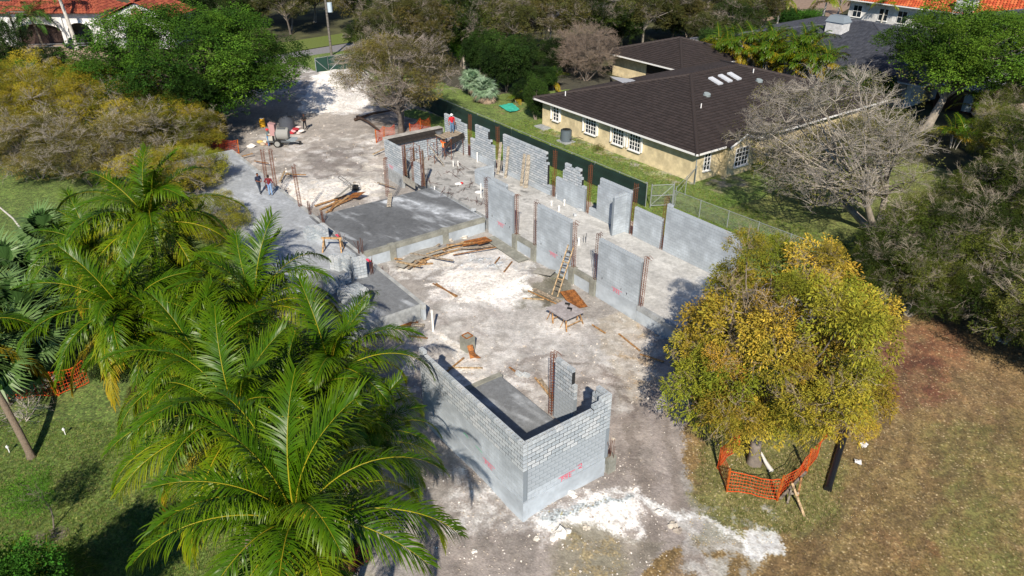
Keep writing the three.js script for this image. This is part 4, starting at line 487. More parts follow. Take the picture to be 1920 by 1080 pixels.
{ // white villa with red tiled roofs and arched garages; local x runs across the view
  const o = P(160, 84), t = thing('white_villa', 'white stucco villa with red tiled roofs and arched garage doors', 'house', [o.x, -0.15, o.z], -YAW), redT = ['#8e4430', '#7c3828', '#9c5238'].map((c) => M(c, 0.85));
  const arch = (x0, x1, h, spring, wallX0, wallX1, wallH, z, name, extra = 0) => { const s = new THREE.Shape(); s.moveTo(wallX0, 0); s.lineTo(wallX1, 0); s.lineTo(wallX1, wallH); if (extra) s.lineTo((wallX0 + wallX1) / 2, wallH + extra); s.lineTo(wallX0, wallH); s.closePath(); const p = new THREE.Path(), c = (x0 + x1) / 2, r = (x1 - x0) / 2; p.moveTo(x0, 0.02); p.lineTo(x0, spring); for (let k = 1; k < 12; k++) { const a = Math.PI * (1 - k / 12); p.lineTo(c + Math.cos(a) * r, spring + Math.sin(a) * (h - spring)); } p.lineTo(x1, spring); p.lineTo(x1, 0.02); p.closePath(); s.holes.push(p); const g = new THREE.ExtrudeGeometry(s, { depth: 0.5, bevelEnabled: false }); g.translate(0, 0, z - 0.5); const m = mesh(name, g, whiteWall, t); const tr = new MB(), pts = []; for (let k = 0; k <= 12; k++) { const a = Math.PI * (1 - k / 12); pts.push(V(c + Math.cos(a) * (r + 0.12), spring + Math.sin(a) * (h - spring + 0.12), z + 0.06)); } tr.tube(pts, 0.12, 5); tr.build('arch_trim', mat.white, m); };
  arch(-10.2, -3.2, 3.3, 2.3, -12.6, -2.7, 5.0, 0, 'garage_wall'); arch(-2.2, 1.4, 3.4, 2.2, -2.7, 3.4, 5.0, -0.3, 'garage_wall'); arch(8.0, 12.8, 3.6, 2.3, 5.6, 15.4, 4.6, 2.4, 'gable_wall', 2.1);
  const b = new MB(); b.box(-4.6, 0, -7.5, 15.8, 5, 0.4); b.box(-12.4, 0, -4, 0.4, 5, 7); b.box(3.2, 0, -4, 0.4, 5, 7); b.box(10.5, 0, -6, 9.6, 4.6, 0.4); b.box(5.8, 0, -2, 0.4, 4.6, 8); b.box(15.2, 0, -2, 0.4, 4.6, 8); b.box(4.6, 0, -3.4, 2.2, 4.6, 0.4); b.build('wall', whiteWall, t); const fl = new MB(); fl.box(-4.6, -0.1, -3.8, 15.4, 0.14, 7); fl.box(10.5, -0.1, -1.8, 9.2, 0.14, 8); fl.build('garage_floor', M('#7a6f64', 0.9), t); const ceil = new MB(); ceil.box(-4.6, 4.4, -3.9, 15.2, 0.1, 6.8); ceil.box(10.5, 4.3, -1.8, 9, 0.1, 7.6); ceil.build('ceiling', whiteWall, t);
  const dr = new MB(); dr.box(-6.7, 0, -1.0, 7.6, 3.4, 0.15); dr.build('garage_door', M('#3a2a24', 0.8), t);
  roofPlane(t, V(-13.4, 5.0, 0.9), V(4.0, 5.0, 0.9), V(-0.6, 7.4, -4), V(-9, 7.4, -4), redT, 0.5, 0.6, true); roofPlane(t, V(4.0, 5.0, 0.9), V(4.0, 5.0, -9), V(-0.6, 7.4, -4), V(-0.6, 7.4, -4), redT, 0.5, 0.6, true); roofPlane(t, V(-13.4, 5, -9), V(-13.4, 5, 0.9), V(-9, 7.4, -4), V(-9, 7.4, -4), redT, 0.5, 0.6, true); roofPlane(t, V(4, 5, -9), V(-13.4, 5, -9), V(-9, 7.4, -4), V(-0.6, 7.4, -4), redT, 0.5, 0.6, true);
  roofPlane(t, V(4.9, 4.55, -6.6), V(4.9, 4.55, 3.0), V(10.5, 7.0, 3.0), V(10.5, 7.0, -6.6), redT, 0.5, 0.6, true); roofPlane(t, V(16.1, 4.55, 3.0), V(16.1, 4.55, -6.6), V(10.5, 7.0, -6.6), V(10.5, 7.0, 3.0), redT, 0.5, 0.6, true); ridgeCap(t, V(10.5, 7.05, 3), V(10.5, 7.05, -6.6), redT[0], 0.2);
  const cr = mesh('medallion', new THREE.TorusGeometry(0.75, 0.14, 6, 20), M('#c98a84', 0.8), t); cr.position.set(10.5, 5.2, 2.45); const cd = mesh('medallion_disc', new THREE.CylinderGeometry(0.42, 0.42, 0.1, 16), M('#c07a70', 0.8), t); cd.rotation.x = Math.PI / 2; cd.position.set(10.5, 5.2, 2.45); const co = new MB(); for (const x of [4.0, 4.9]) co.tube([V(x, 0, -1.6), V(x, 4.4, -1.6)], 0.22, 10); co.build('columns', mat.white, t);
  const back2 = new MB(); back2.box(-20, 0, -6, 12, 4, 6); back2.build('side_wing', whiteWall, t); roofPlane(t, V(-26.5, 4, -2.4), V(-13.5, 4, -2.4), V(-13.5, 5.6, -6), V(-26.5, 5.6, -6), redT, 0.5, 0.6, true);
  const car = (x, z, label, col) => { const w = t.localToWorld(V(x, 0.05, z)), c = thing('car', label, 'car', [w.x, w.y, w.z], -YAW), s = new THREE.Shape(); [[-2.2, 0.35], [2.2, 0.35], [2.25, 0.75], [1.4, 0.95], [0.9, 1.45], [-1.2, 1.5], [-1.9, 1.0], [-2.25, 0.9]].forEach(([a, b], k) => k ? s.lineTo(a, b) : s.moveTo(a, b)); s.closePath(); const g = new THREE.ExtrudeGeometry(s, { depth: 1.6, bevelEnabled: true, bevelSize: 0.1, bevelThickness: 0.1, bevelSegments: 2 }); g.translate(0, 0, -0.8); g.rotateY(-Math.PI / 2); mesh('body', g, M(col, 0.25, { metalness: 0.3 }), c); const ws = new MB(); ws.quad(V(-0.7, 1.0, 1.43), V(0.7, 1.0, 1.43), V(0.62, 1.44, 1.0), V(-0.62, 1.44, 1.0)); ws.build('windscreen', glass, c); for (const a of [-0.85, 0.85]) { for (const b of [-1.35, 1.35]) { const wh = mesh('wheel', new THREE.CylinderGeometry(0.33, 0.33, 0.22, 14), mat.rubber, c); wh.rotation.z = Math.PI / 2; wh.position.set(a, 0.33, b); } const hl = new MB(); hl.box(a * 0.75, 0.68, 2.28, 0.34, 0.14, 0.1); hl.build('headlight', mat.white, c); } };
  t.updateMatrixWorld(true); car(-0.3, 1.2, 'dark car parked at the smaller arched garage', '#1d2530'); car(10.6, 3.4, 'dark blue car parked under the gable arch', '#252b33');
}
// ---------------------------------------------------------------- fences
const fz = (x) => -41.6 - 0.012 * Math.abs(x + 52);
{ // green privacy screen fence
  const t = thing('screen_fence', 'chain-link fence with dark green privacy screen behind the rear wall', 'fence'); const xs = []; for (let x = -78; x < -38; x += 3.02) xs.push(x); xs.push(-38.6);
  xs.forEach((x, k) => { const b = new MB(); b.rod(V(x, -0.2, fz(x)), V(x, 2.12, fz(x)), 0.035, 6); b.build('post', mat.galv, t); if (k + 1 < xs.length) { const y = xs[k + 1], s = new MB(), N = 8; s.col = null; for (let i = 0; i < N; i++) { const a = mix(x, y, i / N), c = mix(x, y, (i + 1) / N), w = (q) => 0.06 + 0.035 * Math.sin(q * 2.3 + k); s.hexa([V(a, 0.05, fz(a) + w(a)), V(c, 0.05, fz(c) + w(c)), V(c, 0.05, fz(c) + w(c) - 0.012), V(a, 0.05, fz(a) + w(a) - 0.012), V(a, 1.98, fz(a) + w(a + 1)), V(c, 1.98, fz(c) + w(c + 1)), V(c, 1.98, fz(c) + w(c + 1) - 0.012), V(a, 1.98, fz(a) + w(a + 1) - 0.012)]); } s.build('screen_panel', mat.screen, t); } });
  const r = new MB(); r.rod(V(xs[0], 2.02, fz(xs[0])), V(-38.6, 2.02, fz(-38.6)), 0.025, 6); r.build('top_rail', mat.galv, t); const br = new MB(); br.rod(V(-38.6, 1.9, fz(-38.6)), V(-41.4, 0.3, fz(-41) + 0.1), 0.025); br.build('brace', mat.galv, t);
}
function chain(b, a, c, h, s = 0.16) { const L = a.distanceTo(c), u = c.clone().sub(a).normalize(), n = Math.ceil((L + h) / s); for (let k = 0; k < n; k++) for (const d of [1, -1]) { const x0 = k * s - (d > 0 ? h : 0), q0_ = Math.max(0, d > 0 ? x0 : x0 - h), q1_ = Math.min(L, d > 0 ? x0 + h : x0); if (q1_ - q0_ < 0.05) continue; const y = (x) => d > 0 ? x - x0 : x0 - x; b.tube([a.clone().addScaledVector(u, q0_).add(V(0, y(q0_), 0)), a.clone().addScaledVector(u, q1_).add(V(0, y(q1_), 0))], 0.005, 3, false); } }
{ // open chain-link gate and low fence to the right
  const t = thing('chain_gate', 'galvanised chain-link gate at the end of the green screen', 'gate'), A = V(-38.3, 0, -42), B = V(-37.4, 0, -43.6); for (const q of [A, B]) { const b = new MB(); b.rod(q.clone().setY(-0.2), q.clone().setY(2.0), 0.045, 6); b.build('post', mat.galv, t); } const b = new MB(); for (const y of [0.15, 1.0, 1.9]) b.rod(A.clone().setY(y), B.clone().setY(y), 0.025); b.rod(A.clone().setY(0.15), B.clone().setY(1.9), 0.02); b.build('frame', mat.galv, t); const m = new MB(); chain(m, A.clone().setY(0.1), B.clone().setY(0.1), 1.8); stuff(m.build('mesh', mat.galv, t));
  const f = thing('chain_fence', 'low see-through chain-link fence from the gate toward the yellow tree', 'fence'), C1 = V(-37.3, 0, -43.6), C2 = V(-24, 0, -44.2); for (let k = 0; k <= 5; k++) { const q = C1.clone().lerp(C2, k / 5), p = new MB(); p.rod(q.clone().setY(-0.2), q.clone().setY(1.45), 0.035, 6); p.build('post', mat.galv, f); } const r = new MB(); r.rod(C1.clone().setY(1.4), C2.clone().setY(1.4), 0.025); r.build('top_rail', mat.galv, f); const cm = new MB(); chain(cm, C1.clone().setY(0.05), C2.clone().setY(0.05), 1.3); stuff(cm.build('mesh', mat.galv, f));
  const s = thing('chain_fence', 'short chain-link fence with braced top rail against the cream house corner', 'fence'), D1 = V(-37.3, 0, -43.8), D2 = V(-39.6, 0, -48.8); for (const k of [0, 0.5, 1]) { const q = D1.clone().lerp(D2, k), p = new MB(); p.rod(q.clone().setY(-0.2), q.clone().setY(1.7), 0.035, 6); p.build('post', mat.galv, s); } const sr = new MB(); sr.rod(D1.clone().setY(1.6), D2.clone().setY(1.6), 0.025); sr.rod(D1.clone().setY(0.9), D2.clone().setY(1.6), 0.02); sr.build('rails', mat.galv, s);
}
{ // green gate at the road
  const t = thing('site_gate', 'pair of dark green screened site gates with pale braces by the road', 'gate'), y = -0.1; const pts = [P(594, 140), P(617, 136), P(650, 131), P(672, 128)]; for (let k = 0; k < 3; k++) { const a = pts[k].clone().setY(y), b = pts[k + 1].clone().setY(y), s = new MB(); s.hexa([a.clone().add(V(0, 0.1, 0)), b.clone().add(V(0, 0.1, 0)), b.clone().add(V(-0.02, 0.1, 0)), a.clone().add(V(-0.02, 0.1, 0)), a.clone().setY(2.1), b.clone().setY(2.1), b.clone().setY(2.1).add(V(-0.02, 0, 0)), a.clone().setY(2.1).add(V(-0.02, 0, 0))]); s.build('screen_panel', M('#1c4036', 0.8), t); const f = new MB(), fr = V(0.05, 0, 0.02); for (const q of [a, b]) f.rod(q.clone().add(fr), q.clone().add(fr).setY(2.2), 0.05, 6); f.rod(a.clone().setY(2.15), b.clone().setY(2.15), 0.04); f.rod(a.clone().setY(k % 2 ? 0.2 : 2.0).add(fr), b.clone().setY(k % 2 ? 2.0 : 0.2).add(fr), 0.05); f.build('frame', mat.galv, t); }
}
function netFence(label, pts, h, posts, ph = 1.4, sag = 0.15) {  // orange barrier netting between stakes
  const t = thing('net_fence', label, 'barrier netting'); pts.forEach((q, k) => { if (!posts[k]) return; const b = new MB(), lean = V(R(-0.12, 0.12), ph, R(-0.12, 0.12)); b.beam(q.clone().add(V(0, -0.1, 0)), q.clone().add(lean), 0.09, 0.05); b.build('stake', mat.orangeWood, t); });
  for (let k = 0; k + 1 < pts.length; k++) { const a = pts[k], c = pts[k + 1], L = a.distanceTo(c), n = Math.ceil(L / 0.13), m = 6, b = new MB(), at = (i, j) => { const u = i / n, v = j / m; return a.clone().lerp(c, u).add(V(0.05 * Math.sin(u * 9 + k), 0.1 + h * v - sag * Math.sin(Math.PI * u) * v + 0.02 * Math.sin(i * 1.7 + j), 0.05 * Math.cos(u * 7))); }; for (let j = 0; j <= m; j++) for (let i = 0; i < n; i += 2) { const e = Math.min(n, i + 2); b.beam(at(i, j), at(e, j), 0.008, j === 0 || j === m ? 0.04 : 0.02); } for (let i = 0; i <= n; i++) for (let j = 0; j < m; j += 3) b.beam(at(i, j), at(i, j + 3), 0.014, 0.008); stuff(b.build('netting', mat.orangeMesh, t)); }
  return t;
}
rs(222);
netFence('orange barrier netting on stakes around the yellow-leaved tree', [[1385, 842], [1345, 878], [1363, 922], [1457, 940], [1512, 890], [1548, 822], [1580, 730]].map(([x, y]) => onG0(x, y)), 1.15, [1, 1, 1, 1, 1, 1, 1]);
netFence('orange barrier netting before the big dark green tree', [[380, 280], [412, 283], [448, 288]].map(([x, y]) => onG0(x, y)), 1.2, [0, 1, 1]); netFence('orange barrier netting left of the sparse olive tree', [[706, 268], [720, 262], [742, 258]].map(([x, y]) => onG0(x, y)), 1.3, [1, 1, 0], 1.4, 0.3); netFence('orange barrier netting right of the sparse olive tree', [[770, 256], [788, 246], [808, 240]].map(([x, y]) => onG0(x, y)), 1.2, [1, 1, 0], 1.4, 0.3);
netFence('sagging orange barrier netting behind the bare white shrub', [[-40, 752], [40, 748], [110, 742], [170, 720]].map(([x, y]) => onG0(x, y)), 1.4, [1, 1, 1, 0], 1.5, 0.2);
// ---------------------------------------------------------------- poles, pipe, odds and ends
{ const b = P(622, 105), t = thing('utility_pole', 'tall grey utility pole with a pale transformer by the road', 'utility pole', [b.x, -0.2, b.z]), p = new MB(); p.tube([V(0, 0, 0), V(0, 14, 0)], [0.19, 0.13], 10); p.build('pole', BARK0(), t); const c = new MB(); c.tube([V(0.15, 6.4, -0.5), V(0.15, 7.7, -0.5)], 0.36, 12); c.build('transformer', M('#b9c8d2', 0.5), t); const a = new MB(); a.rod(V(0, 7.2, 0), V(0.15, 7.2, -0.5), 0.06); a.rod(V(0, 6.7, 0), V(0.1, 6.9, 0.4), 0.05); a.build('bracket', mat.steel, t);
  const c2 = P(45, 100), q = thing('utility_pole', 'leaning grey service pole beside the villa court', 'utility pole', [c2.x, -0.2, c2.z]), p2 = new MB(), tp = P(16, 25, 5.8).sub(c2); tp.y = 6.2; p2.tube([V(0, 0, 0), tp], 0.16, 8); p2.build('pole', BARK0(), q); const ar = new MB(); ar.beam(tp.clone().add(V(0, 0, 0)), tp.clone().addScaledVector(RT, 2.4), 0.12, 0.12); ar.build('crossarm', BARK0(), q); const wr = thing('service_wire', 'pair of thin service wires crossing before the villa', 'wire'), w = new MB(); for (const [e, f] of [[[-40, 82, 3.6], [260, 74, 3.6]], [[-40, 86, 3.2], [240, 80, 3.2]]]) { const A = P(...e), B = P(...f), pts = []; for (let k = 0; k <= 10; k++) pts.push(A.clone().lerp(B, k / 10).add(V(0, -1.2 * k / 10 * (1 - k / 10), 0))); w.tube(pts, 0.02, 4); } w.build('wires', mat.galv, wr); }
function BARK0() { return M('#8b857d', 0.9, { map: rep(nzWood, 0.4, 2) }); }
{ const a = P(1552, 918, 0.15), b = P(1601, 758, 0.15), t = thing('black_pipe', 'long black plastic pipe lying on the grass by the orange fence', 'pipe'), g = new MB(); g.tube([a, a.clone().lerp(b, 0.5), b], 0.155, 14); g.build('pipe', M('#1a1b1f', 0.38), t); const e = new MB(), d = b.clone().sub(a).normalize(); e.tube([a.clone().addScaledVector(d, -0.02), a.clone().addScaledVector(d, 0.12)], 0.17, 14); e.build('end_collar', mat.black, t);
  const q = onG0(1570, 790), w = thing('plastic_sheet', 'crumpled white plastic sheet at the end of the black pipe', 'plastic sheet', [q.x, 0.3, q.z]), s = new THREE.PlaneGeometry(1.2, 0.8, 14, 10); s.rotateX(-Math.PI / 2); const p = s.attributes.position; for (let k = 0; k < p.count; k++) p.setY(k, 0.28 * fbm(p.getX(k) * 4, p.getZ(k) * 4, 3)); s.computeVertexNormals(); mesh('sheet', s, M('#e4e6ea', 0.35), w);
  for (const [x, y, l] of [[1618, 838, 'small white paper litter on the dry field'], [1608, 870, 'white litter scrap near the black pipe']]) { const c = onG0(x, y), u = thing('litter', l, 'litter', [c.x, gh(c.x, c.z) + 0.02, c.z], R(3)), g2 = new THREE.PlaneGeometry(0.4, 0.3, 6, 5); g2.rotateX(-Math.PI / 2); const pp = g2.attributes.position; for (let k = 0; k < pp.count; k++) pp.setY(k, 0.14 * h2(k, x)); g2.computeVertexNormals(); mesh('paper', g2, mat.white, u); } }
{ // broken barricade by the net fence
  const c = onG0(1488, 925), t = thing('broken_barricade', 'broken timber barricade leaning at the orange net fence', 'barricade', [c.x, gh(c.x, c.z), c.z]); const d = (x, y, h = 0) => P(x, y, h).sub(c).add(V(0, 0, 0)); for (const [a, b, m, w] of [[d(1462, 936, 0.15), d(1512, 884, 0.8), mat.greyWood, 0.1], [d(1485, 906, 0.6), d(1508, 968, 0.03), mat.wood[3], 0.1], [d(1503, 895, 0.8), d(1496, 930, 0.03), mat.wood[2], 0.08], [d(1478, 925, 0.3), d(1498, 925, 0.35), mat.paleWood, 0.08], [d(1484, 918, 0.5), d(1476, 945, 0.03), mat.greyWood, 0.08]]) { const g = new MB(); g.beam(a, b, w, 0.05); g.build('timber', m, t); } }
{ const pts = [[935, 200], [960, 196], [975, 208], [957, 212]].map(([x, y]) => P(x, y)), t = thing('garden_tarp', 'turquoise tarp spread on the grass beyond the fence', 'tarp'), b = new MB(), N = 8, at = (i, j) => { const q = pts[0].clone().lerp(pts[1], i / N).lerp(pts[3].clone().lerp(pts[2], i / N), j / N); q.y = gh(q.x, q.z) + 0.12 + 0.07 * h2(i, j); return q; }; for (let i = 0; i < N; i++) for (let j = 0; j < N; j++) b.quad(at(i, j), at(i, j + 1), at(i + 1, j + 1), at(i + 1, j)); b.build('cloth', M('#3fb39a', 0.6), t); }
for (const [px, py, l] of [[262, 815, 'small white garden light beside the coconut frond'], [123, 815, 'small pale garden light on the lawn by the trunk'], [18, 848, 'small pale garden light under the bare shrub']]) { const q = onG0(px, py), t = thing('garden_light', l, 'garden light', [q.x, 0, q.z]), b = new MB(); b.tube([V(0, -0.1, 0), V(0, 0.32, 0)], 0.025, 6); b.build('stem', mat.white, t); const c = new MB(); c.tube([V(0, 0.3, 0), V(0, 0.38, 0), V(0, 0.42, 0)], [0.07, 0.07, 0.02], 8); c.build('head', mat.white, t); }
for (const [px0, py0, px1, py1, l] of [[665, 228, 735, 212, 'fallen dark trunk lying beside the sparse olive tree'], [670, 222, 712, 250, 'dark fallen branch near the sparse olive tree']]) { const a = onG0(px0, py0), b = onG0(px1, py1), t = thing('fallen_branch', l, 'branch'), g = new MB(); g.tube([a.setY(0.2), a.clone().lerp(b, 0.5).setY(0.45), b.setY(0.3)], [0.16, 0.14, 0.08], 7); g.build('wood', M('#4a3a30', 0.95), t); }
for (const [px, py, l] of [[1440, 885, 'white drop cloth strip lying at the base of yellow tree']]) { const a = onG0(1425, 858), b = onG0(1446, 885), t = thing('cloth_strip', l, 'cloth'), g = new MB(); g.tube([a.setY(0.3), a.clone().lerp(b, 0.5).setY(0.12), b.setY(0.06)], [0.05, 0.09, 0.12], 6); g.build('cloth', M('#d8d6d0', 0.8), t); }
// ---------------------------------------------------------------- vegetation
const leafMat = (o = {}) => new THREE.MeshPhysicalMaterial({ color: 0xffffff, roughness: 0.85, specularIntensity: 0.35, side: THREE.DoubleSide, ...o });
const LEAF = leafMat({ vertexColors: true }), PALM = leafMat({ vertexColors: true, roughness: 0.36, specularIntensity: 0.35 }), TWIG = M('#ffffff', 0.95), BARK = { grey: M('#8a8076', 0.95, { map: rep(nzBroad, 1.1), bumpMap: rep(nzFine, 0.4), bumpScale: 0.02 }), pale: M('#b3aa9c', 0.95, { map: rep(nzBroad, 1.1), bumpMap: rep(nzFine, 0.4), bumpScale: 0.02 }), dark: M('#4a4038', 0.95, { map: rep(nzBroad, 1.1) }), palm: M('#8f7f6c', 0.95, { map: rep(nzFine, 0.5, 0.9), bumpMap: rep(nzWood, 3, 0.25), bumpScale: 0.03 }), royal: M('#c9c5bb', 0.9, { map: rep(nzBroad, 2) }) };
function clump(n, r, len, wid, sd, up = 0.5) {              // a tuft of leaves
  rs(sd); const b = new MB();
  for (let k = 0; k < n; k++) {
    const c = V(R(-1, 1), R(-1, 1), R(-1, 1)).normalize().multiplyScalar(r * Math.cbrt(R())), d = V(R(-1, 1), R(-0.6, 0.6), R(-1, 1)).addScaledVector(c, 1.2 / r).normalize(), nn = V(R(-1, 1), R(-1, 1) + up * 2, R(-1, 1)).normalize(), s = d.clone().cross(nn).normalize(), l = len * R(0.7, 1.2), w = wid * R(0.7, 1.2) / 2, m = c.clone().addScaledVector(d, l * 0.45).addScaledVector(V(0, -1, 0), l * 0.06), e = c.clone().addScaledVector(d, l).addScaledVector(V(0, -1, 0), l * 0.2);
    b.tri(c, m.clone().addScaledVector(s, w), e); b.tri(c, e, m.clone().addScaledVector(s, -w));
  }
  return b.geo();
}
function spray(sd, L = 1) {                                // a bare twig spray
  rs(sd); const b = new MB(), go = (p, d, l, r, n) => { const m = p.clone().addScaledVector(d, l * 0.5).add(V(R(-0.05, 0.05), R(-0.05, 0.05), R(-0.05, 0.05))), e = p.clone().addScaledVector(d, l); b.tube([p, m, e], [r, r * 0.7, r * 0.35], 3, false); if (n) for (let k = 0; k < 4; k++) go(p.clone().lerp(e, R(0.25, 1)), d.clone().add(V(R(-0.9, 0.9), R(-0.5, 0.9), R(-0.9, 0.9))).normalize(), l * R(0.4, 0.65), r * 0.55, n - 1); };
  go(V(0, 0, 0), V(0, 1, 0), L, 0.02 * L, 2); return b.geo();
}
// a ball of leaf tufts of about unit radius, the upper shell fuller than the underside; three variants a kind
function leafBall(sd, tufts, per, len, wid, tr, gap = 0.36) {
  rs(sd); const b = new MB(), off = R(50); let made = 0;
  for (let g = 0; made < tufts && g < tufts * 6; g++) {
    const d = V(R(-1, 1), R(-1, 1), R(-1, 1)).normalize(); if (d.y < -0.25 && R() < 0.75) continue; const k = R() < 0.18 ? R(0.3, 0.7) : R(0.74, 1.08), c = d.clone().multiplyScalar(k); if (n3(c.x * 2.6 + off, c.y * 2.6, c.z * 2.6) < gap) continue; made++;
    const v = R(0.72, 1.25), hue = R(-0.1, 0.1); 
    for (let i = 0; i < per; i++) { const o = V(R(-1, 1), R(-1, 1), R(-1, 1)).normalize().multiplyScalar(tr * Math.cbrt(R())), p = c.clone().add(o), e = o.clone().normalize().add(V(R(-0.7, 0.7), R(-0.7, 0.5), R(-0.7, 0.7))).addScaledVector(d, 0.5).normalize(), nn = V(R(-1, 1), R(-0.6, 1.6), R(-1, 1)).normalize(), s = e.clone().cross(nn).normalize(), l = len * R(0.65, 1.25), w = wid * R(0.7, 1.2) / 2, m = p.clone().addScaledVector(e, l * 0.5), q = p.clone().addScaledVector(e, l).add(V(0, -l * 0.2, 0)), vv = v * R(0.82, 1.18); b.col = [vv * (1 + hue), vv, vv * (1 - hue)]; b.tri(p, m.clone().addScaledVector(s, w), q); b.tri(p, q, m.clone().addScaledVector(s, -w)); }
  }
  return b.geo();
}
function twigBall(sd, mains, subs, th) { rs(sd); const b = new MB(), go = (p, d, l, r, n) => { const m = p.clone().addScaledVector(d, l * 0.5).add(V(R(-0.06, 0.06), R(-0.06, 0.06), R(-0.06, 0.06))), e = p.clone().addScaledVector(d, l).add(V(R(-0.05, 0.05), R(-0.02, 0.06), R(-0.05, 0.05))); b.tube([p, m, e], [r, r * 0.7, r * 0.4], 3, false); if (n) for (let k = 0; k < subs; k++) go(p.clone().lerp(e, R(0.2, 1)), d.clone().add(V(R(-0.9, 0.9), R(-0.6, 0.9), R(-0.9, 0.9))).normalize(), l * R(0.35, 0.6), r * 0.55, n - 1); }; for (let k = 0; k < mains; k++) { const d = V(R(-1, 1), R(-0.35, 1.1), R(-1, 1)).normalize(); go(d.clone().multiplyScalar(R(0, 0.25)), d, R(0.6, 1.0), th, 2); } return b.geo(); }
const three = (f, ...a) => [0, 1, 2].map((k) => f(a[0] + k * 17, ...a.slice(1)));
function n3(x, y, z) { return (vn(x + z * 0.7, y + 11) + vn(y + x * 0.4, z + 5) + vn(z - y * 0.6, x + 23)) / 3; }
const CL = { oak: three(leafBall, 1, 110, 15, 0.1, 0.055, 0.15), small: three(leafBall, 3, 120, 15, 0.1, 0.032, 0.17, 0.4), near: three(leafBall, 4, 150, 17, 0.125, 0.046, 0.15, 0.4), shrub: three(leafBall, 5, 70, 14, 0.16, 0.08, 0.17), tiny: three(leafBall, 6, 26, 9, 0.16, 0.08, 0.2), far: three(leafBall, 9, 80, 14, 0.13, 0.065, 0.18, 0.4), sparse: three(leafBall, 12, 26, 10, 0.09, 0.035, 0.15) };
const TWS = three(twigBall, 31, 12, 4, 0.016), TWD = three(twigBall, 35, 16, 5, 0.014);
const q0 = new THREE.Quaternion(), q1 = new THREE.Quaternion();
function paint(c, pal, x, y, z) { const t = clamp((n3(x * 0.55, y * 0.55, z * 0.55) - 0.3) / 0.4 + R(-0.25, 0.25)) * (pal.length - 1), i = Math.min(pal.length - 2, Math.floor(t)), f = t - i, a = pal[i], b = pal[i + 1], v = R(0.75, 1.25); c.setRGB(mix(a[0], b[0], f) * v, mix(a[1], b[1], f) * v, mix(a[2], b[2], f) * v); }
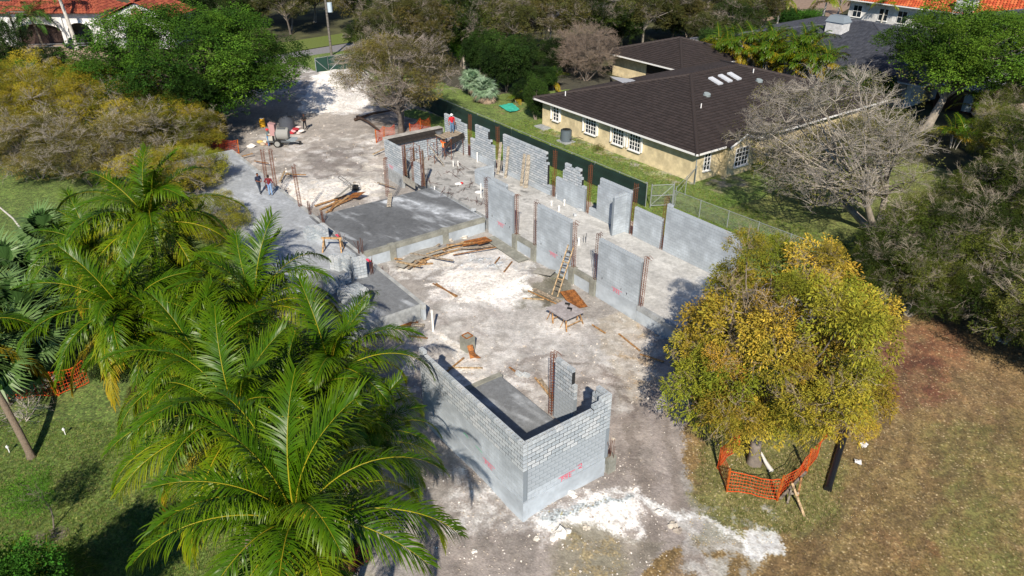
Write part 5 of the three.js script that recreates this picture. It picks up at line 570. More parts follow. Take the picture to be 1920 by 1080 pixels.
// o: crown [dx, cy, dz, rx, ry, rz], trunk radius, blobs, br (blob radius), n leaves, clump, pal, bark, twigs, gap, size
function tree(name, label, base, o, cat = 'tree', group) {
  rs(Math.floor(o.seed ?? Math.abs(base.x * 131 + base.z * 71) * 10)); const y0 = base.y, t = thing(name, label, cat, [base.x, y0, base.z], 0, group), [dx, cy, dz, rx, ry, rz] = o.crown, pal = o.pal.map(C), blobs = [];
  const nb = o.blobs ?? 30, br = o.br ?? 0.34;
  for (let k = 0; k < nb; k++) { const u = 1 - 2 * (k + 0.5) / nb, a = k * 2.399 + R(-0.3, 0.3), w = Math.sqrt(1 - u * u), f = R(0.55, 0.82) * (0.5 + 1.05 * n3(Math.cos(a) * w * 1.2 + base.x, u * 1.2, Math.sin(a) * w * 1.2 + base.z)), yy = u < 0 ? u * 0.75 : u; blobs.push([V(dx + Math.cos(a) * w * rx * f, cy + yy * ry * f, dz + Math.sin(a) * w * rz * f), br * R(0.75, 1.3)]); }
  const b = new MB(), r0 = o.trunk ?? 0.3, top = V(dx * 0.7, cy - ry * 0.15, dz * 0.7), forks = o.forks ?? 1, trunks = [];
  for (let f = 0; f < forks; f++) { const a = f / forks * 6.28 + 0.7, sp = forks > 1 ? 0.45 : 0, e = top.clone().add(V(Math.cos(a) * rx * sp, R(-0.3, 0.8), Math.sin(a) * rz * sp)), bend = V(R(-0.4, 0.4), 0, R(-0.4, 0.4)), pts = []; for (let k = 0; k <= 7; k++) { const s = k / 7; pts.push(V(0, -0.25, 0).lerp(e, s).addScaledVector(bend, Math.sin(s * 3.1)).add(V(0, (s - s * s) * 0.4, 0))); } const rr = r0 / Math.sqrt(forks); b.tube(pts, pts.map((_, k) => rr * (k ? 1 : 1.4) * (1 - 0.72 * k / 7)), 9); trunks.push([pts, rr]); }
  const limbs = [];
  blobs.forEach(([c], k) => { const [pts, rr] = trunks[k % forks], i = Math.floor(R(3, 7)), s = pts[i], m = s.clone().lerp(c, 0.5).add(V(R(-0.3, 0.3), R(-0.1, 0.5), R(-0.3, 0.3))), q = [s, s.clone().lerp(m, 0.5).add(V(0, 0.1, 0)), m, m.clone().lerp(c, 0.5).add(V(R(-0.2, 0.2), R(-0.1, 0.2), R(-0.2, 0.2))), c], r = rr * (1 - 0.72 * i / 7) * 0.5; b.tube(q, [r, r * 0.8, r * 0.6, r * 0.4, r * 0.18], 5, false); limbs.push(q);
    if (o.fine) for (let z = 0; z < o.fine; z++) { const p = m.clone().lerp(c, R()), d = V(R(-1, 1), R(-0.4, 1), R(-1, 1)).normalize(), l = R(0.35, 0.9) * br * rx; b.tube([p, p.clone().addScaledVector(d, l * 0.5).add(V(0, 0.1, 0)), p.clone().addScaledVector(d, l)], [r * 0.3, r * 0.2, r * 0.08], 4, false); } });
  b.build('trunk', o.bark ?? BARK.grey, t);
  const ev = V(), kind = CL[o.clump ?? 'oak'], extra = [];
  if (o.fill !== 0) for (let k = 0; k < nb * (o.fill ?? 0.7); k++) { const [c] = pick(blobs), d = V(R(-1, 1), R(-0.5, 1), R(-1, 1)).normalize(); extra.push([V(c.x + d.x * br * rx * 0.8, c.y + d.y * br * ry * 0.7, c.z + d.z * br * rz * 0.8), br * R(0.35, 0.65)]); }
  const all = blobs.concat(extra).filter(([c]) => c.y > 0.2), put = (name, geos, m, list, col) => geos.forEach((g, v) => { const mine = list.filter((_, k) => k % 3 === v); if (!mine.length) return; instances(name, g, m, mine.length, t, (i, mm, c) => { const [p, r] = mine[i], q = p; q0.setFromEuler(new THREE.Euler(R(-0.3, 0.3), R(6.28), R(-0.3, 0.3))); const f = R(0.9, 1.15); mm.compose(q, q0, ev.set(r * rx * f, Math.max(r * ry, r * rx * 0.55) * f, r * rz * f)); col(c, q); }); });
  if (o.twigs) put('twigs', o.twigs > 1 ? TWD : TWS, TWIG, o.twigs < 1 ? all.filter(() => R() < o.twigs) : all, (c) => { const k = C(o.twigCol ?? '#9c9184'), v = R(0.75, 1.25); c.setRGB(k[0] * v, k[1] * v, k[2] * v); });
  if (o.n !== 0) put('crown', kind, LEAF, o.n ? all.filter(() => R() < o.n) : all, (c, q) => paint(c, pal, q.x + base.x, q.y, q.z + base.z));
  return t;
}
const onG = (px, py) => { const q = P(px, py); q.y = q.x > GX0 && q.z > GZ0 && q.z < GZ0 + GD && q.x < GX0 + GW ? gh(q.x, q.z) : -0.2; return q; };
const PAL = { green: ['#1e3f10', '#2f5a16', '#45731e', '#5d8628'], yellow: ['#6b5a14', '#7d7a1c', '#a5871c', '#b98f24', '#8a5a1e'], olive: ['#4c4a20', '#665f26', '#8a7a2a', '#9a842c'], dark: ['#232c12', '#343c18', '#474a22', '#5a5530'], dusty: ['#4a4526', '#5f5731', '#716640', '#554f2a'], lime: ['#3f6418', '#557a1e', '#6f8f28', '#7f9630'] };
// the big green tree over the yard and its neighbours
tree('broadleaf_tree', 'large dense dark green tree shading the end of the yard', onG(418, 238), { crown: [-0.6, 6.4, 1.5, 11.2, 5.8, 10.8], trunk: 0.5, blobs: 90, br: 0.2, clump: 'oak', pal: ['#1f3a0c', '#2d4c10', '#3d5e16', '#4f701e'], bark: BARK.dark });
{ const bs = [[40, 250, 7.4, 6, 'olive'], [125, 270, 7, 6, 'olive'], [225, 255, 6.8, 6, 'olive'], [310, 290, 5.8, 5, 'olive'], [75, 335, 5.6, 5, 'dusty'], [175, 350, 5.2, 4.6, 'dusty'], [370, 292, 4.8, 3.8, 'olive'], [-30, 300, 7, 6, 'olive'], [360, 372, 4.2, 3.2, 'yellow'], [405, 455, 3.6, 2.6, 'yellow'], [25, 200, 5, 4, 'lime'], [120, 195, 4, 4, 'lime'], [215, 190, 4, 4, 'lime'], [300, 400, 5, 4, 'olive'], [250, 330, 5.5, 4.5, 'dusty'], [20, 150, 7, 4, 'dark'], [100, 150, 4, 3, 'dark']];
  const lab = ['leafy olive shrub-tree under the drooping utility wires', 'olive-yellow thicket tree behind the tallest coconut palm', 'olive-yellow thicket tree against the big green tree', 'yellowish thicket tree touching the big green crown', 'dusty twiggy thicket tree near the lawn edge', 'dusty twiggy thicket tree right behind a coconut palm', 'yellow-olive small tree below the big green crown', 'olive thicket tree at the lawn boundary', 'yellow-green shrub hanging over the walkway slab end', 'yellow-green low shrub tight beside the walkway slab', 'green shrub in front of the paved court', 'green hedge tree by the paved court drive', 'green shrub below the date palm', 'olive thicket tree between the palms and walkway slab', 'dusty thicket tree in the middle of the olive thicket', 'dark tree beside the leaning service pole', 'dark shrub before the wide garage door'];
  bs.forEach(([px, py, h, r, p], k) => tree('thicket_tree', lab[k], onG(px, py), { crown: [0, h * 0.56, 0, r, h * 0.5, r], trunk: 0.12, forks: 3, blobs: 44, br: 0.25, clump: p === 'lime' || p === 'dark' ? 'shrub' : 'small', pal: { olive: ['#55591a', '#74701e', '#998a26', '#807c24'], dusty: ['#4a4a20', '#65602c', '#84793a', '#5d5c28'], yellow: ['#55661a', '#747a20', '#908a28'], lime: ['#2f4c14', '#44641a', '#5a7a22'], dark: ['#16240c', '#213412', '#2f4418'] }[p], twigs: p === 'lime' || p === 'dark' ? 0 : p === 'dusty' ? 0.99 : 0.6, twigCol: '#a39b8d', n: p === 'dusty' ? 0.7 : 0.9 })); }
tree('oak_tree', 'sparse olive small-leaved tree fenced with orange mesh by the far room', onG(752, 250), { crown: [0, 6.0, 0, 6.4, 4.0, 6.4], trunk: 0.42, forks: 2, blobs: 56, br: 0.24, clump: 'small', pal: ['#4d4a24', '#66602e', '#7d723c', '#565628'], twigs: 0.99, twigCol: '#a0958a', n: 0.55, fine: 3 });
// the yellow-leaved tree by the track
tree('yellow_tree', 'dense yellow-green leaved tree ringed by an orange mesh fence', onG(1415, 868), { crown: [-0.7, 5.2, -0.9, 5.3, 5.2, 5.5], trunk: 0.3, blobs: 70, br: 0.2, clump: 'near', pal: ['#6c7420', '#88822a', '#a89034', '#727a22', '#a28230', '#7e8228'], n: 0.86, twigs: 0.7, twigCol: '#a8977e', bark: BARK.grey, fine: 3, fill: 0.6 });
// the leafless pale tree and the olive thicket on the right
tree('bare_tree', 'pale grey leafless tree with forked trunk on the garden lawn', onG(1645, 437), { crown: [-3.2, 6.6, 3.6, 8.6, 6.2, 8.2], trunk: 0.55, forks: 3, blobs: 84, br: 0.19, clump: 'sparse', pal: ['#4d5024', '#5d5c2e', '#6d683a'], twigs: 0.8, twigCol: '#979085', n: 0.7, bark: BARK.pale, fine: 4 });
[[1815, 500, 7, 4.6], [1900, 520, 8, 6], [1760, 560, 6.5, 5], [1880, 640, 6.5, 5.2], [1900, 350, 7, 4.6], [1980, 400, 9, 6], [1700, 530, 4.6, 3.6], [1990, 700, 6, 5], [1945, 290, 8, 5.5], [1700, 590, 5, 3.8], [1985, 560, 8, 6]].forEach(([px, py, h, r], k) => tree('thicket_tree', ['olive twiggy thicket tree beside the bare pale tree', 'broad olive thicket tree deep in the garden thicket', 'olive thicket tree over the dry reddish litter', 'low olive thicket tree spreading above the dry field', 'olive thicket tree next to the drooping palm', 'tall olive thicket tree by the patio paving', 'olive thicket tree between bare tree and yellow tree', 'olive thicket tree overhanging the dry field edge', 'olive thicket tree behind the patio', 'small dark olive tree behind the yellow-leaved tree', 'olive thicket tree in the thicket middle'][k], onG(px, py), { crown: [0, h * 0.55, 0, r * 1.05, h * 0.52, r * 1.05], trunk: 0.22, forks: 3, blobs: 52, br: 0.23, clump: 'small', pal: ['#26340c', '#3a4814', '#515a1e', '#686a30'], twigs: 0.7, twigCol: '#a09684', n: 0.97, fine: 2, bark: BARK.pale }));
tree('broadleaf_tree', 'bright green spreading tree with a leaning trunk before the grey roof', onG(1735, 240), { crown: [2, 8.2, -2.5, 10, 4.6, 8.5], trunk: 0.5, forks: 1, blobs: 70, br: 0.22, clump: 'oak', pal: ['#2c4610', '#3f5c16', '#577420', '#4a681c'], bark: BARK.pale });
// woods along the road
{ const rows = [[706, 122, 7, 4], [735, 130, 9, 5], [800, 132, 10, 5.5], [872, 128, 11, 5.5], [955, 122, 10, 6], [1035, 112, 11, 6], [1120, 100, 10, 6], [1205, 84, 10, 6], [1290, 78, 9, 6], [1375, 100, 8, 5], [545, 62, 10, 6], [675, 62, 11, 6], [730, 72, 12, 7], [830, 70, 13, 7], [930, 64, 13, 8], [1030, 56, 13, 8], [1140, 48, 13, 8], [1250, 42, 12, 8], [1350, 44, 11, 7], [500, 48, 10, 7], [1420, 60, 8, 5], [590, 40, 11, 8], [1330, 100, 6, 4.5]];
  const kind = ['dark olive', 'grey-olive', 'brownish olive'], WL = ['olive roadside tree right of the green site gate', 'grey-olive roadside tree behind the sparse fenced tree', 'brownish olive tree left of the bamboo-like shrub', 'dark olive tree behind the silver palmetto', 'grey-olive tree above the dark green garden shrubs', 'brownish olive tree left of the brown bare bush', 'dark olive tree rising behind the brown bare bush', 'grey-olive tree behind the brown-roofed wing', 'brownish olive tree right of the brown-roofed wing', 'dark olive tree beside the areca palms', 'grey-olive tree across the road left of the utility pole', 'brownish olive tree just behind the utility pole', 'dark olive tree across the road behind the site gate', 'tall grey-olive tree across the road from the fenced tree', 'tall brownish tree deep in the road woods', 'tall dark olive tree deep in the road woods', 'tall grey-olive tree beyond the brown bare bush', 'tall brownish tree beyond the brown-roofed wing', 'dark olive tree near the pale green palm', 'grey-olive tree behind the white royal palm trunks', 'brownish olive tree beside the far slim palm', 'dark olive far tree between pole and villa', 'low grey-olive tree over the wing roof corner'];
  rows.forEach(([px, py, h, r], k) => tree('woodland_tree', WL[k], onG(px, py), { crown: [0, h * 0.62, 0, r, h * 0.42, r], trunk: 0.28, forks: 1 + k % 3, blobs: 44, br: 0.25, clump: 'far', pal: [['#1e2c0c', '#2e3e15', '#43501e', '#565a28'], ['#333a1a', '#474c24', '#5e5c32', '#424820'], ['#32361a', '#484820', '#60582c', '#40421c']][k % 3], twigs: 0.6, twigCol: '#958b7e', n: 0.8, bark: k % 2 ? BARK.pale : BARK.grey, fine: 2 }, 'tree', `${kind[k % 3]} woodland trees`)); }
tree('bare_bush', 'large brownish grey leafless bush behind the brown roof', onG(1098, 152), { crown: [0, 3.6, 0, 5.4, 3.6, 4.6], trunk: 0.2, forks: 4, blobs: 60, br: 0.26, n: 0, clump: 'sparse', pal: ['#7a6550', '#8d7560'], twigs: 2, twigCol: '#857668' }, 'bush');
for (const [px, py, h, r, l] of [[948, 172, 6.5, 3.6, 'dark green shrub tree above the turquoise tarp'], [900, 140, 6, 3, 'dark green leafy tree behind the silver palmetto'], [1005, 225, 4.6, 1.5, 'dark green upright shrub at the corner of the cream house'], [1018, 170, 3, 2.2, 'green shrub against the brown roof eave'], [865, 125, 6.5, 2, 'bright green drooping bamboo-like tree in the woods'], [985, 190, 2.4, 1.8, 'low green shrub beside the turquoise tarp']]) tree('garden_shrub', l, onG(px, py), { crown: [0, h * 0.52, 0, r, h * 0.5, r], trunk: 0.14, forks: 2, blobs: 34, br: 0.3, clump: 'shrub', pal: l.startsWith('bright') ? ['#30500f', '#457014', '#5a821c'] : ['#13240a', '#203610', '#314818'] }, 'shrub');
for (const [px, py, h, r, l] of [[1045, 135, 4.5, 3, 'dark evergreen shrub left of the brown bare bush'], [975, 150, 5, 3, 'dark evergreen shrub behind the garden shrubs'], [1165, 85, 6, 4, 'dark evergreen tree behind the wing roof'], [340, 40, 9, 5, 'dark evergreen tree behind the big green tree'], [410, 44, 8, 5, 'dark evergreen tree beside the white royal palm trunks'], [470, 52, 8, 5, 'dark evergreen tree near the brown palm trunk'], [1260, 72, 6, 4, 'dark evergreen tree over the wing roof ridge']]) tree('evergreen_tree', l, onG(px, py), { crown: [0, h * 0.55, 0, r, h * 0.5, r], trunk: 0.2, forks: 2, blobs: 40, br: 0.27, clump: 'far', pal: ['#14220a', '#203310', '#324518'], twigs: 0.2, twigCol: '#8a8072' });
for (const [px, py, w, l] of [[1500, 42, 6, 'clipped dark green hedge beside the far paved drive'], [1400, 25, 6, 'clipped green hedge by the royal palm drive']]) tree('hedge', l, onG(px, py), { crown: [0, 0.9, 0, w, 0.9, 2.4], trunk: 0.1, blobs: 40, br: 0.3, clump: 'shrub', pal: ['#1c3a10', '#2c4e16', '#3d641e'] }, 'hedge');
for (const [x, z, l] of [[-47, -82, 'dark green shrub between brown roof and grey house'], [-43, -82.5, 'green garden shrub under the grey roof eave'], [-67, -84, 'dark shrub with orange croton leaves by the areca palms'], [-70.5, -87, 'dark garden tree left of the areca palms']]) tree('garden_shrub', l, V(x, -0.2, z), { crown: [0, 2.6, 0, 2.4, 2.4, 2], trunk: 0.12, forks: 2, blobs: 26, br: 0.34, clump: 'shrub', pal: l.includes('croton') ? ['#3a4a18', '#7a6a1c', '#b0781c'] : ['#172c10', '#274018', '#3b5420'] }, 'shrub');
for (const [x, z, r, l] of [[-36.8, -58.5, 2.2, 'twiggy bush before the right wall of the cream house'], [-36.2, -63, 2.4, 'olive bush hiding the right wall of the cream house'], [-36.5, -68, 2.6, 'olive bush at the far right end of cream house'], [-36, -73, 2.8, 'dark bush past the cream house end']]) tree('garden_shrub', l, V(x, 0, z), { crown: [0, r * 0.6, 0, r, r * 0.65, r], trunk: 0.1, forks: 3, blobs: 26, br: 0.34, clump: 'small', pal: ['#2c3812', '#454c1c', '#5d5c2c'], twigs: 0.6, twigCol: '#8f8676' }, 'shrub');
for (const [px, py, r, l] of [[1225, 298, 0.5, 'dry weed tuft at the foot of the cream wall'], [1122, 283, 0.6, 'small weed bush by the air conditioner']]) tree('weed_bush', l, onG(px, py), { crown: [0, 0.35, 0, r, 0.4, r], trunk: 0.03, blobs: 8, br: 0.5, clump: 'tiny', pal: ['#5d5a2c', '#6d6434'] }, 'bush');
// young tree on the lawn
tree('young_tree', 'slender young green tree in a round mulch bed on the lawn', onG(97, 992), { crown: [-0.3, 1.75, 0.3, 1.15, 1.0, 1.15], trunk: 0.035, blobs: 36, br: 0.3, clump: 'tiny', pal: ['#3f6a18', '#547f20', '#6c962c'], fill: 0.6 });
tree('bare_shrub', 'tangle of whitish bare branches under the orange fence', onG(40, 790), { crown: [0.2, 1.0, 0, 2.2, 1.0, 2.6], trunk: 0.07, forks: 5, blobs: 16, br: 0.36, twigs: 0.5, n: 0, twigCol: '#c4bdb2', pal: PAL.dusty, bark: BARK.pale, fine: 3 }, 'shrub');
for (const [px, py, r, l, p] of [[640, 1068, 1.0, 'dark shrub with red leaves under the nearest palm', ['#1c2a0e', '#4a2420', '#7a2436', '#22380f']], [560, 1085, 1.2, 'dark green shrub at the base of the nearest palm', ['#16240a', '#22360e', '#324a14']], [450, 905, 1.5, 'dark understory shrub below the palm grove', ['#18240a', '#26360f', '#3b4618']], [330, 770, 1.7, 'dusty understory shrub inside the palm grove', ['#1f280d', '#343a16', '#4d4c20']], [640, 850, 1.4, 'brown-green understory shrub by the near block wall', ['#20220d', '#3a3418', '#4c3f20']], [520, 780, 1.8, 'dense understory shrub in the middle of the palm grove', ['#18240a', '#26360f', '#3b4618']], [420, 600, 1.7, 'understory shrub below the palms by the walkway slab', ['#1c280d', '#303e15', '#4c4c20']], [300, 620, 2.0, 'dark understory shrub behind the yellowing coconut palm', ['#18240a', '#26360f', '#3b4618']], [480, 680, 1.8, 'dark understory shrub between two coconut palms', ['#18240a', '#26360f', '#3b4618']], [230, 700, 1.6, 'dark understory shrub by the orange netting', ['#18240a', '#26360f', '#3b4618']]]) tree('understory_shrub', l, onG(px, py), { crown: [0, r * 0.6, 0, r, r * 0.6, r], trunk: 0.05, forks: 3, blobs: 20, br: 0.4, clump: 'shrub', pal: p }, 'shrub');
// ---------------------------------------------------------------- palms
function frond(len, e0, droop, sd, pal, o = {}) {           // a feather leaf in the XY plane, growing along +X
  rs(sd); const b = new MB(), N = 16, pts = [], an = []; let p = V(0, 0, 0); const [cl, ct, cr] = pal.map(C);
  for (let k = 0; k <= N; k++) { const s = k / N, a = (e0 - droop * Math.pow(s, 1.25)) * D2R; an.push(a); pts.push(p.clone()); p = p.clone().add(V(Math.cos(a), Math.sin(a), 0).multiplyScalar(len / N)); }
  b.col = cr; b.tube(pts, pts.map((_, k) => (o.rach ?? 0.028) * (1 - 0.85 * k / N)), 4, false);
  const n = o.n ?? 84, LL = o.leaf ?? 1.0, W = o.wid ?? 0.047;
  for (let k = 0; k < n; k++) for (const sg of [-1, 1]) {
    if (R() < 0.04) continue; const s = mix(o.from ?? 0.14, 0.995, (k + R(-0.45, 0.45)) / n), f = clamp(s, 0, 1) * N, i = Math.min(N - 1, Math.floor(f)), q = pts[i].clone().lerp(pts[i + 1], f - i), a = mix(an[i], an[i + 1], f - i), T = V(Math.cos(a), Math.sin(a), 0), Nn = V(-Math.sin(a), Math.cos(a), 0), sw = mix(0.35, 1.15, s) + R(-0.2, 0.2);
    const d = V(0, 0, sg).multiplyScalar(Math.cos(sw)).addScaledVector(T, Math.sin(sw)).addScaledVector(Nn, R(0.1, 0.4) * (o.vee ?? 1)).normalize(), l = LL * Math.pow(Math.sin(Math.PI * mix(0.16, 0.9, s)), 0.6) * R(0.88, 1.08); let c = q.clone(), dd = d.clone(); const seg = 4, g = (o.hang ?? 0.42) * R(0.45, 1.5);
    const side = T.clone().addScaledVector(d, -T.dot(d)).normalize(); let pl = null;
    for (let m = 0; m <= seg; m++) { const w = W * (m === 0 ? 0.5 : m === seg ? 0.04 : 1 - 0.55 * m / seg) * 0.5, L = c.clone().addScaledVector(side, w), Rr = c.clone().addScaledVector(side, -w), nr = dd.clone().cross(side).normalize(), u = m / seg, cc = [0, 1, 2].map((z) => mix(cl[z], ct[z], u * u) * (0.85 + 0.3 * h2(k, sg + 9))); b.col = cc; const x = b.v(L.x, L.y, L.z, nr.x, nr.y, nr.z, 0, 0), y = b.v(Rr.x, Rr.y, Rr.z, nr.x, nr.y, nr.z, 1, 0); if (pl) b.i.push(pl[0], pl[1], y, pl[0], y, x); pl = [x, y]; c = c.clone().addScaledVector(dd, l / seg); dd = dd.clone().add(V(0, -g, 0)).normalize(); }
  }
  return b.geo();
}
const GP = ['#315206', '#5e740c', '#989024'], GY = ['#4e660a', '#8a8a12', '#aa9a26'], YB = ['#80781a', '#ac8c20', '#a89430'], DB = ['#7a5a38', '#a07c50', '#9a7a4a'], AR = ['#2f4e0e', '#5a6e16', '#9a8a2a'], GR = ['#30501c', '#4c6c28', '#7d7c3c'];
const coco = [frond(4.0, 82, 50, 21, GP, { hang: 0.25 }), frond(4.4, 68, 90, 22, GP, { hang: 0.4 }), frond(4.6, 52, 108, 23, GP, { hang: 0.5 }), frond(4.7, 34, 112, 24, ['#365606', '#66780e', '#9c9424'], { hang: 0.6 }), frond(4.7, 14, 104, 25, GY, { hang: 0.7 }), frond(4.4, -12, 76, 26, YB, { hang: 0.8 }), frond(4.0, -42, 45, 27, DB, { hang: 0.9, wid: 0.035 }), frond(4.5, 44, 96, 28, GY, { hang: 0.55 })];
function palm(name, label, crown, base, fr, angs, o = {}) {
  const t = thing(name, label, 'palm', [base.x, base.y, base.z]); rs(Math.floor(Math.abs(crown.x * 97 + crown.z * 53) * 10)); const e = crown.clone().sub(base), pts = []; for (let k = 0; k <= 10; k++) { const s = k / 10; pts.push(V(e.x * Math.pow(s, 1.6), -0.2 + (e.y + 0.1) * s, e.z * Math.pow(s, 1.6))); }
  const b = new MB(), r = o.r ?? 0.16; b.tube(pts, pts.map((_, k) => r * (k ? 1 - 0.25 * k / 10 : 1.5) * (k % 2 ? 1.03 : 0.98)), 10); b.build('trunk', o.bark ?? BARK.palm, t);
  const n = angs.length, head = V(e.x, e.y, e.z);
  if (o.boot !== false) { const h = new MB(); h.tube([head.clone().add(V(0, -0.5, 0)), head.clone().add(V(0, -0.1, 0)), head.clone().add(V(0, 0.25, 0))], [r * 0.7, r * 1.5, r * 0.5], 8); h.build('crownshaft', o.shaft ?? M('#6a5a34', 0.9), t); }
  angs.forEach((v, k) => { const m = mesh('frond', fr[v], PALM, t); m.position.copy(head).add(V(0, 0.1 - v * 0.04, 0)); m.rotation.set(R(-0.25, 0.25), k * 2.39996 + R(-0.25, 0.25) + (o.spin ?? 0), R(-0.06, 0.06), 'YXZ'); m.scale.setScalar((o.s ?? 1) * R(0.92, 1.16)); });
  return t;
}
const FULL = [0, 0, 1, 0, 1, 0, 1, 2, 1, 1, 2, 7, 2, 2, 3, 7, 3, 2, 3, 4, 3, 4, 3, 4, 4, 5, 4, 4, 5, 6];
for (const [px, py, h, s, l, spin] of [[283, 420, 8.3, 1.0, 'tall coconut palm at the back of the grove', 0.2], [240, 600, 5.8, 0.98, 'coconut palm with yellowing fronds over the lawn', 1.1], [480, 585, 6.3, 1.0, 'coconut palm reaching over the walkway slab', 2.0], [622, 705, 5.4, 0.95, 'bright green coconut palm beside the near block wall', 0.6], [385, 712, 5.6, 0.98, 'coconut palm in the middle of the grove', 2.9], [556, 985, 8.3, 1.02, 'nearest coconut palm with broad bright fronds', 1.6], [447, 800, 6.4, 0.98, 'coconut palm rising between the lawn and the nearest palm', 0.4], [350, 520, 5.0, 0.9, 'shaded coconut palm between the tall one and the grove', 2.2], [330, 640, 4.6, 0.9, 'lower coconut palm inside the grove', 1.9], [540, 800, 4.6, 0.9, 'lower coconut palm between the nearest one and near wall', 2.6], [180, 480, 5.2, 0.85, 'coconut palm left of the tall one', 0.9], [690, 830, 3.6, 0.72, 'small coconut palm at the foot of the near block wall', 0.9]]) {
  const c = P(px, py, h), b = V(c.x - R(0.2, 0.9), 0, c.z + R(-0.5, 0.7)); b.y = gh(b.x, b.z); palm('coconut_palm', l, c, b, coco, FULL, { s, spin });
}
// fan palms
function fan(sd, r, pal, n = 34) { rs(sd); const b = new MB(), [a, e, st] = pal.map(C); b.col = st; b.tube([V(0, 0, 0), V(r * 0.35, 0.12, 0), V(r * 0.7, 0.05, 0)], 0.02, 4, false); const c0 = V(r * 0.7, 0.05, 0); for (let k = 0; k < n; k++) { const t = mix(-2.3, 2.3, k / (n - 1)), l = r * (0.95 - 0.2 * Math.abs(t) / 2.3) * R(0.9, 1.1), d = V(Math.cos(t), 0.12, Math.sin(t)).normalize(), s = V(-Math.sin(t), R(-0.3, 0.3), Math.cos(t)), m = c0.clone().addScaledVector(d, l * 0.55).add(V(0, 0.05, 0)), q = c0.clone().addScaledVector(d, l).add(V(0, -l * R(0.2, 0.45), 0)), w = r * 0.045; b.col = a; b.tri(c0, m.clone().addScaledVector(s, w), m.clone().addScaledVector(s, -w)); b.col = e; b.tri(m.clone().addScaledVector(s, w), q, m.clone().addScaledVector(s, -w)); } return b.geo(); }
const FG = [fan(41, 1.0, ['#2c4a1a', '#55703a', '#6a7a40']), fan(42, 1.1, ['#39552a', '#5f7a48', '#6a7a40'])], FS = [fan(43, 0.8, ['#4f6a4e', '#76906f', '#7a8a70']), fan(44, 0.85, ['#5d785f', '#869c80', '#7a8a70'])], FB = [fan(45, 0.8, ['#8a7666', '#a3907e', '#7a6a58'])];
function fanPalm(name, label, base, hs, r, geos, n, cat = 'palm', dead = 0) { const t = thing(name, label, cat, [base.x, base.y, base.z]); rs(Math.floor(Math.abs(base.x * 37 + base.z * 91) * 10)); const b = new MB(); b.tube([V(0, -0.2, 0), V(0.1, hs / 2, 0.05), V(0.15, hs, 0)], [0.2, 0.16, 0.18], 9); b.build('trunk', BARK.palm, t); for (let k = 0; k < n; k++) { const m = mesh('fan_leaf', k < dead ? FB[0] : pick(geos), PALM, t); m.position.set(0.15, hs, 0); const el = k < dead ? R(-1.1, -0.6) : mix(1.25, -0.5, (k - dead) / (n - dead)) + R(-0.15, 0.15); m.rotation.set(R(-0.5, 0.5), k * 2.39996, el, 'YXZ'); m.scale.setScalar(r * R(0.85, 1.15)); } return t; }
for (const [px, py, hs, r, l] of [[15, 700, 2.6, 1.6, 'fan palm at the lawn edge over the orange fence'], [70, 610, 2.4, 1.6, 'blue-green fan palm beside the yellowing coconut palm'], [20, 600, 2.6, 1.6, 'fan palm behind the orange fence'], [105, 555, 1.4, 1.1, 'low fan palm by the grey stump'], [-20, 650, 3.0, 1.3, 'fan palm at the boundary of the lawn'], [110, 440, 2.2, 1.4, 'dark fan palm under the tallest coconut palm'], [45, 520, 2.4, 1.6, 'fan palm left of the grey stump'], [60, 660, 2.2, 1.6, 'fan palm above the bare white shrub']]) fanPalm('fan_palm', l, onG(px, py + 60), hs, r, FG, 22);
fanPalm('silver_palmetto', 'silver-green palmetto clump with dead grey skirts by the fence', onG(908, 192), 1.3, 1.35, FS, 60, 'palmetto', 16); fanPalm('silver_palmetto', 'smaller silver-green palmetto behind the large clump', onG(885, 180), 1.7, 1.3, FS, 40, 'palmetto', 4);
// areca and other clumping palms
const areca = [frond(2.2, 78, 70, 51, AR, { n: 24, leaf: 0.6, wid: 0.06 }), frond(2.4, 58, 100, 52, AR, { n: 24, leaf: 0.65, wid: 0.06 }), frond(2.4, 34, 100, 53, GY, { n: 24, leaf: 0.65, wid: 0.06 }), frond(2.2, 8, 80, 54, ['#6f6a18', '#a8842a', '#a89038'], { n: 24, leaf: 0.6, wid: 0.06 })];
function arecaClump(label, base, h, n, s = 1, name = 'areca_palm') { const t = thing(name, label, 'palm', [base.x, base.y, base.z]); rs(Math.floor(Math.abs(base.x * 17 + base.z * 29) * 10)); for (let k = 0; k < n; k++) { const a = R(6.28), d = R(0.1, 0.9) * s, e = V(Math.cos(a) * d, h * R(0.6, 1), Math.sin(a) * d), b = new MB(); b.tube([V(e.x * 0.4, -0.1, e.z * 0.4), e.clone().multiplyScalar(0.6), e], 0.045, 5); b.build('cane', BARK.royal, t); for (let i = 0; i < 6; i++) { const m = mesh('frond', areca[i < 2 ? 0 : i < 4 ? 1 : i < 5 ? 2 : 3], PALM, t); m.position.copy(e); m.rotation.set(R(-0.2, 0.2), i * 2.4 + R(0.6), 0, 'YXZ'); m.scale.setScalar(s * R(0.85, 1.2)); } } return t; }
[[-62, -81.5, 5.4], [-60, -83, 5.8], [-57.5, -81.6, 5.2], [-55, -82.6, 5.6], [-52.5, -81.4, 5.0], [-50, -82, 4.6], [-64.5, -82.4, 4.8], [-58.5, -84, 6.2], [-53.5, -84, 6.0]].forEach(([px, py, h], k) => arecaClump(['yellow-green areca clump behind the brown hip roof', 'areca clump with a golden leaf behind the roof ridge', 'tall areca clump before the grey roof', 'areca clump near the white gutter strip', 'areca clump below the white chimney', 'areca clump at the end of the palm screen', 'areca clump beside the orange croton', 'areca clump close under the grey roof', 'areca clump in front of the white chimney'][k], V(px, -0.2, py), h, 6, 1.35));
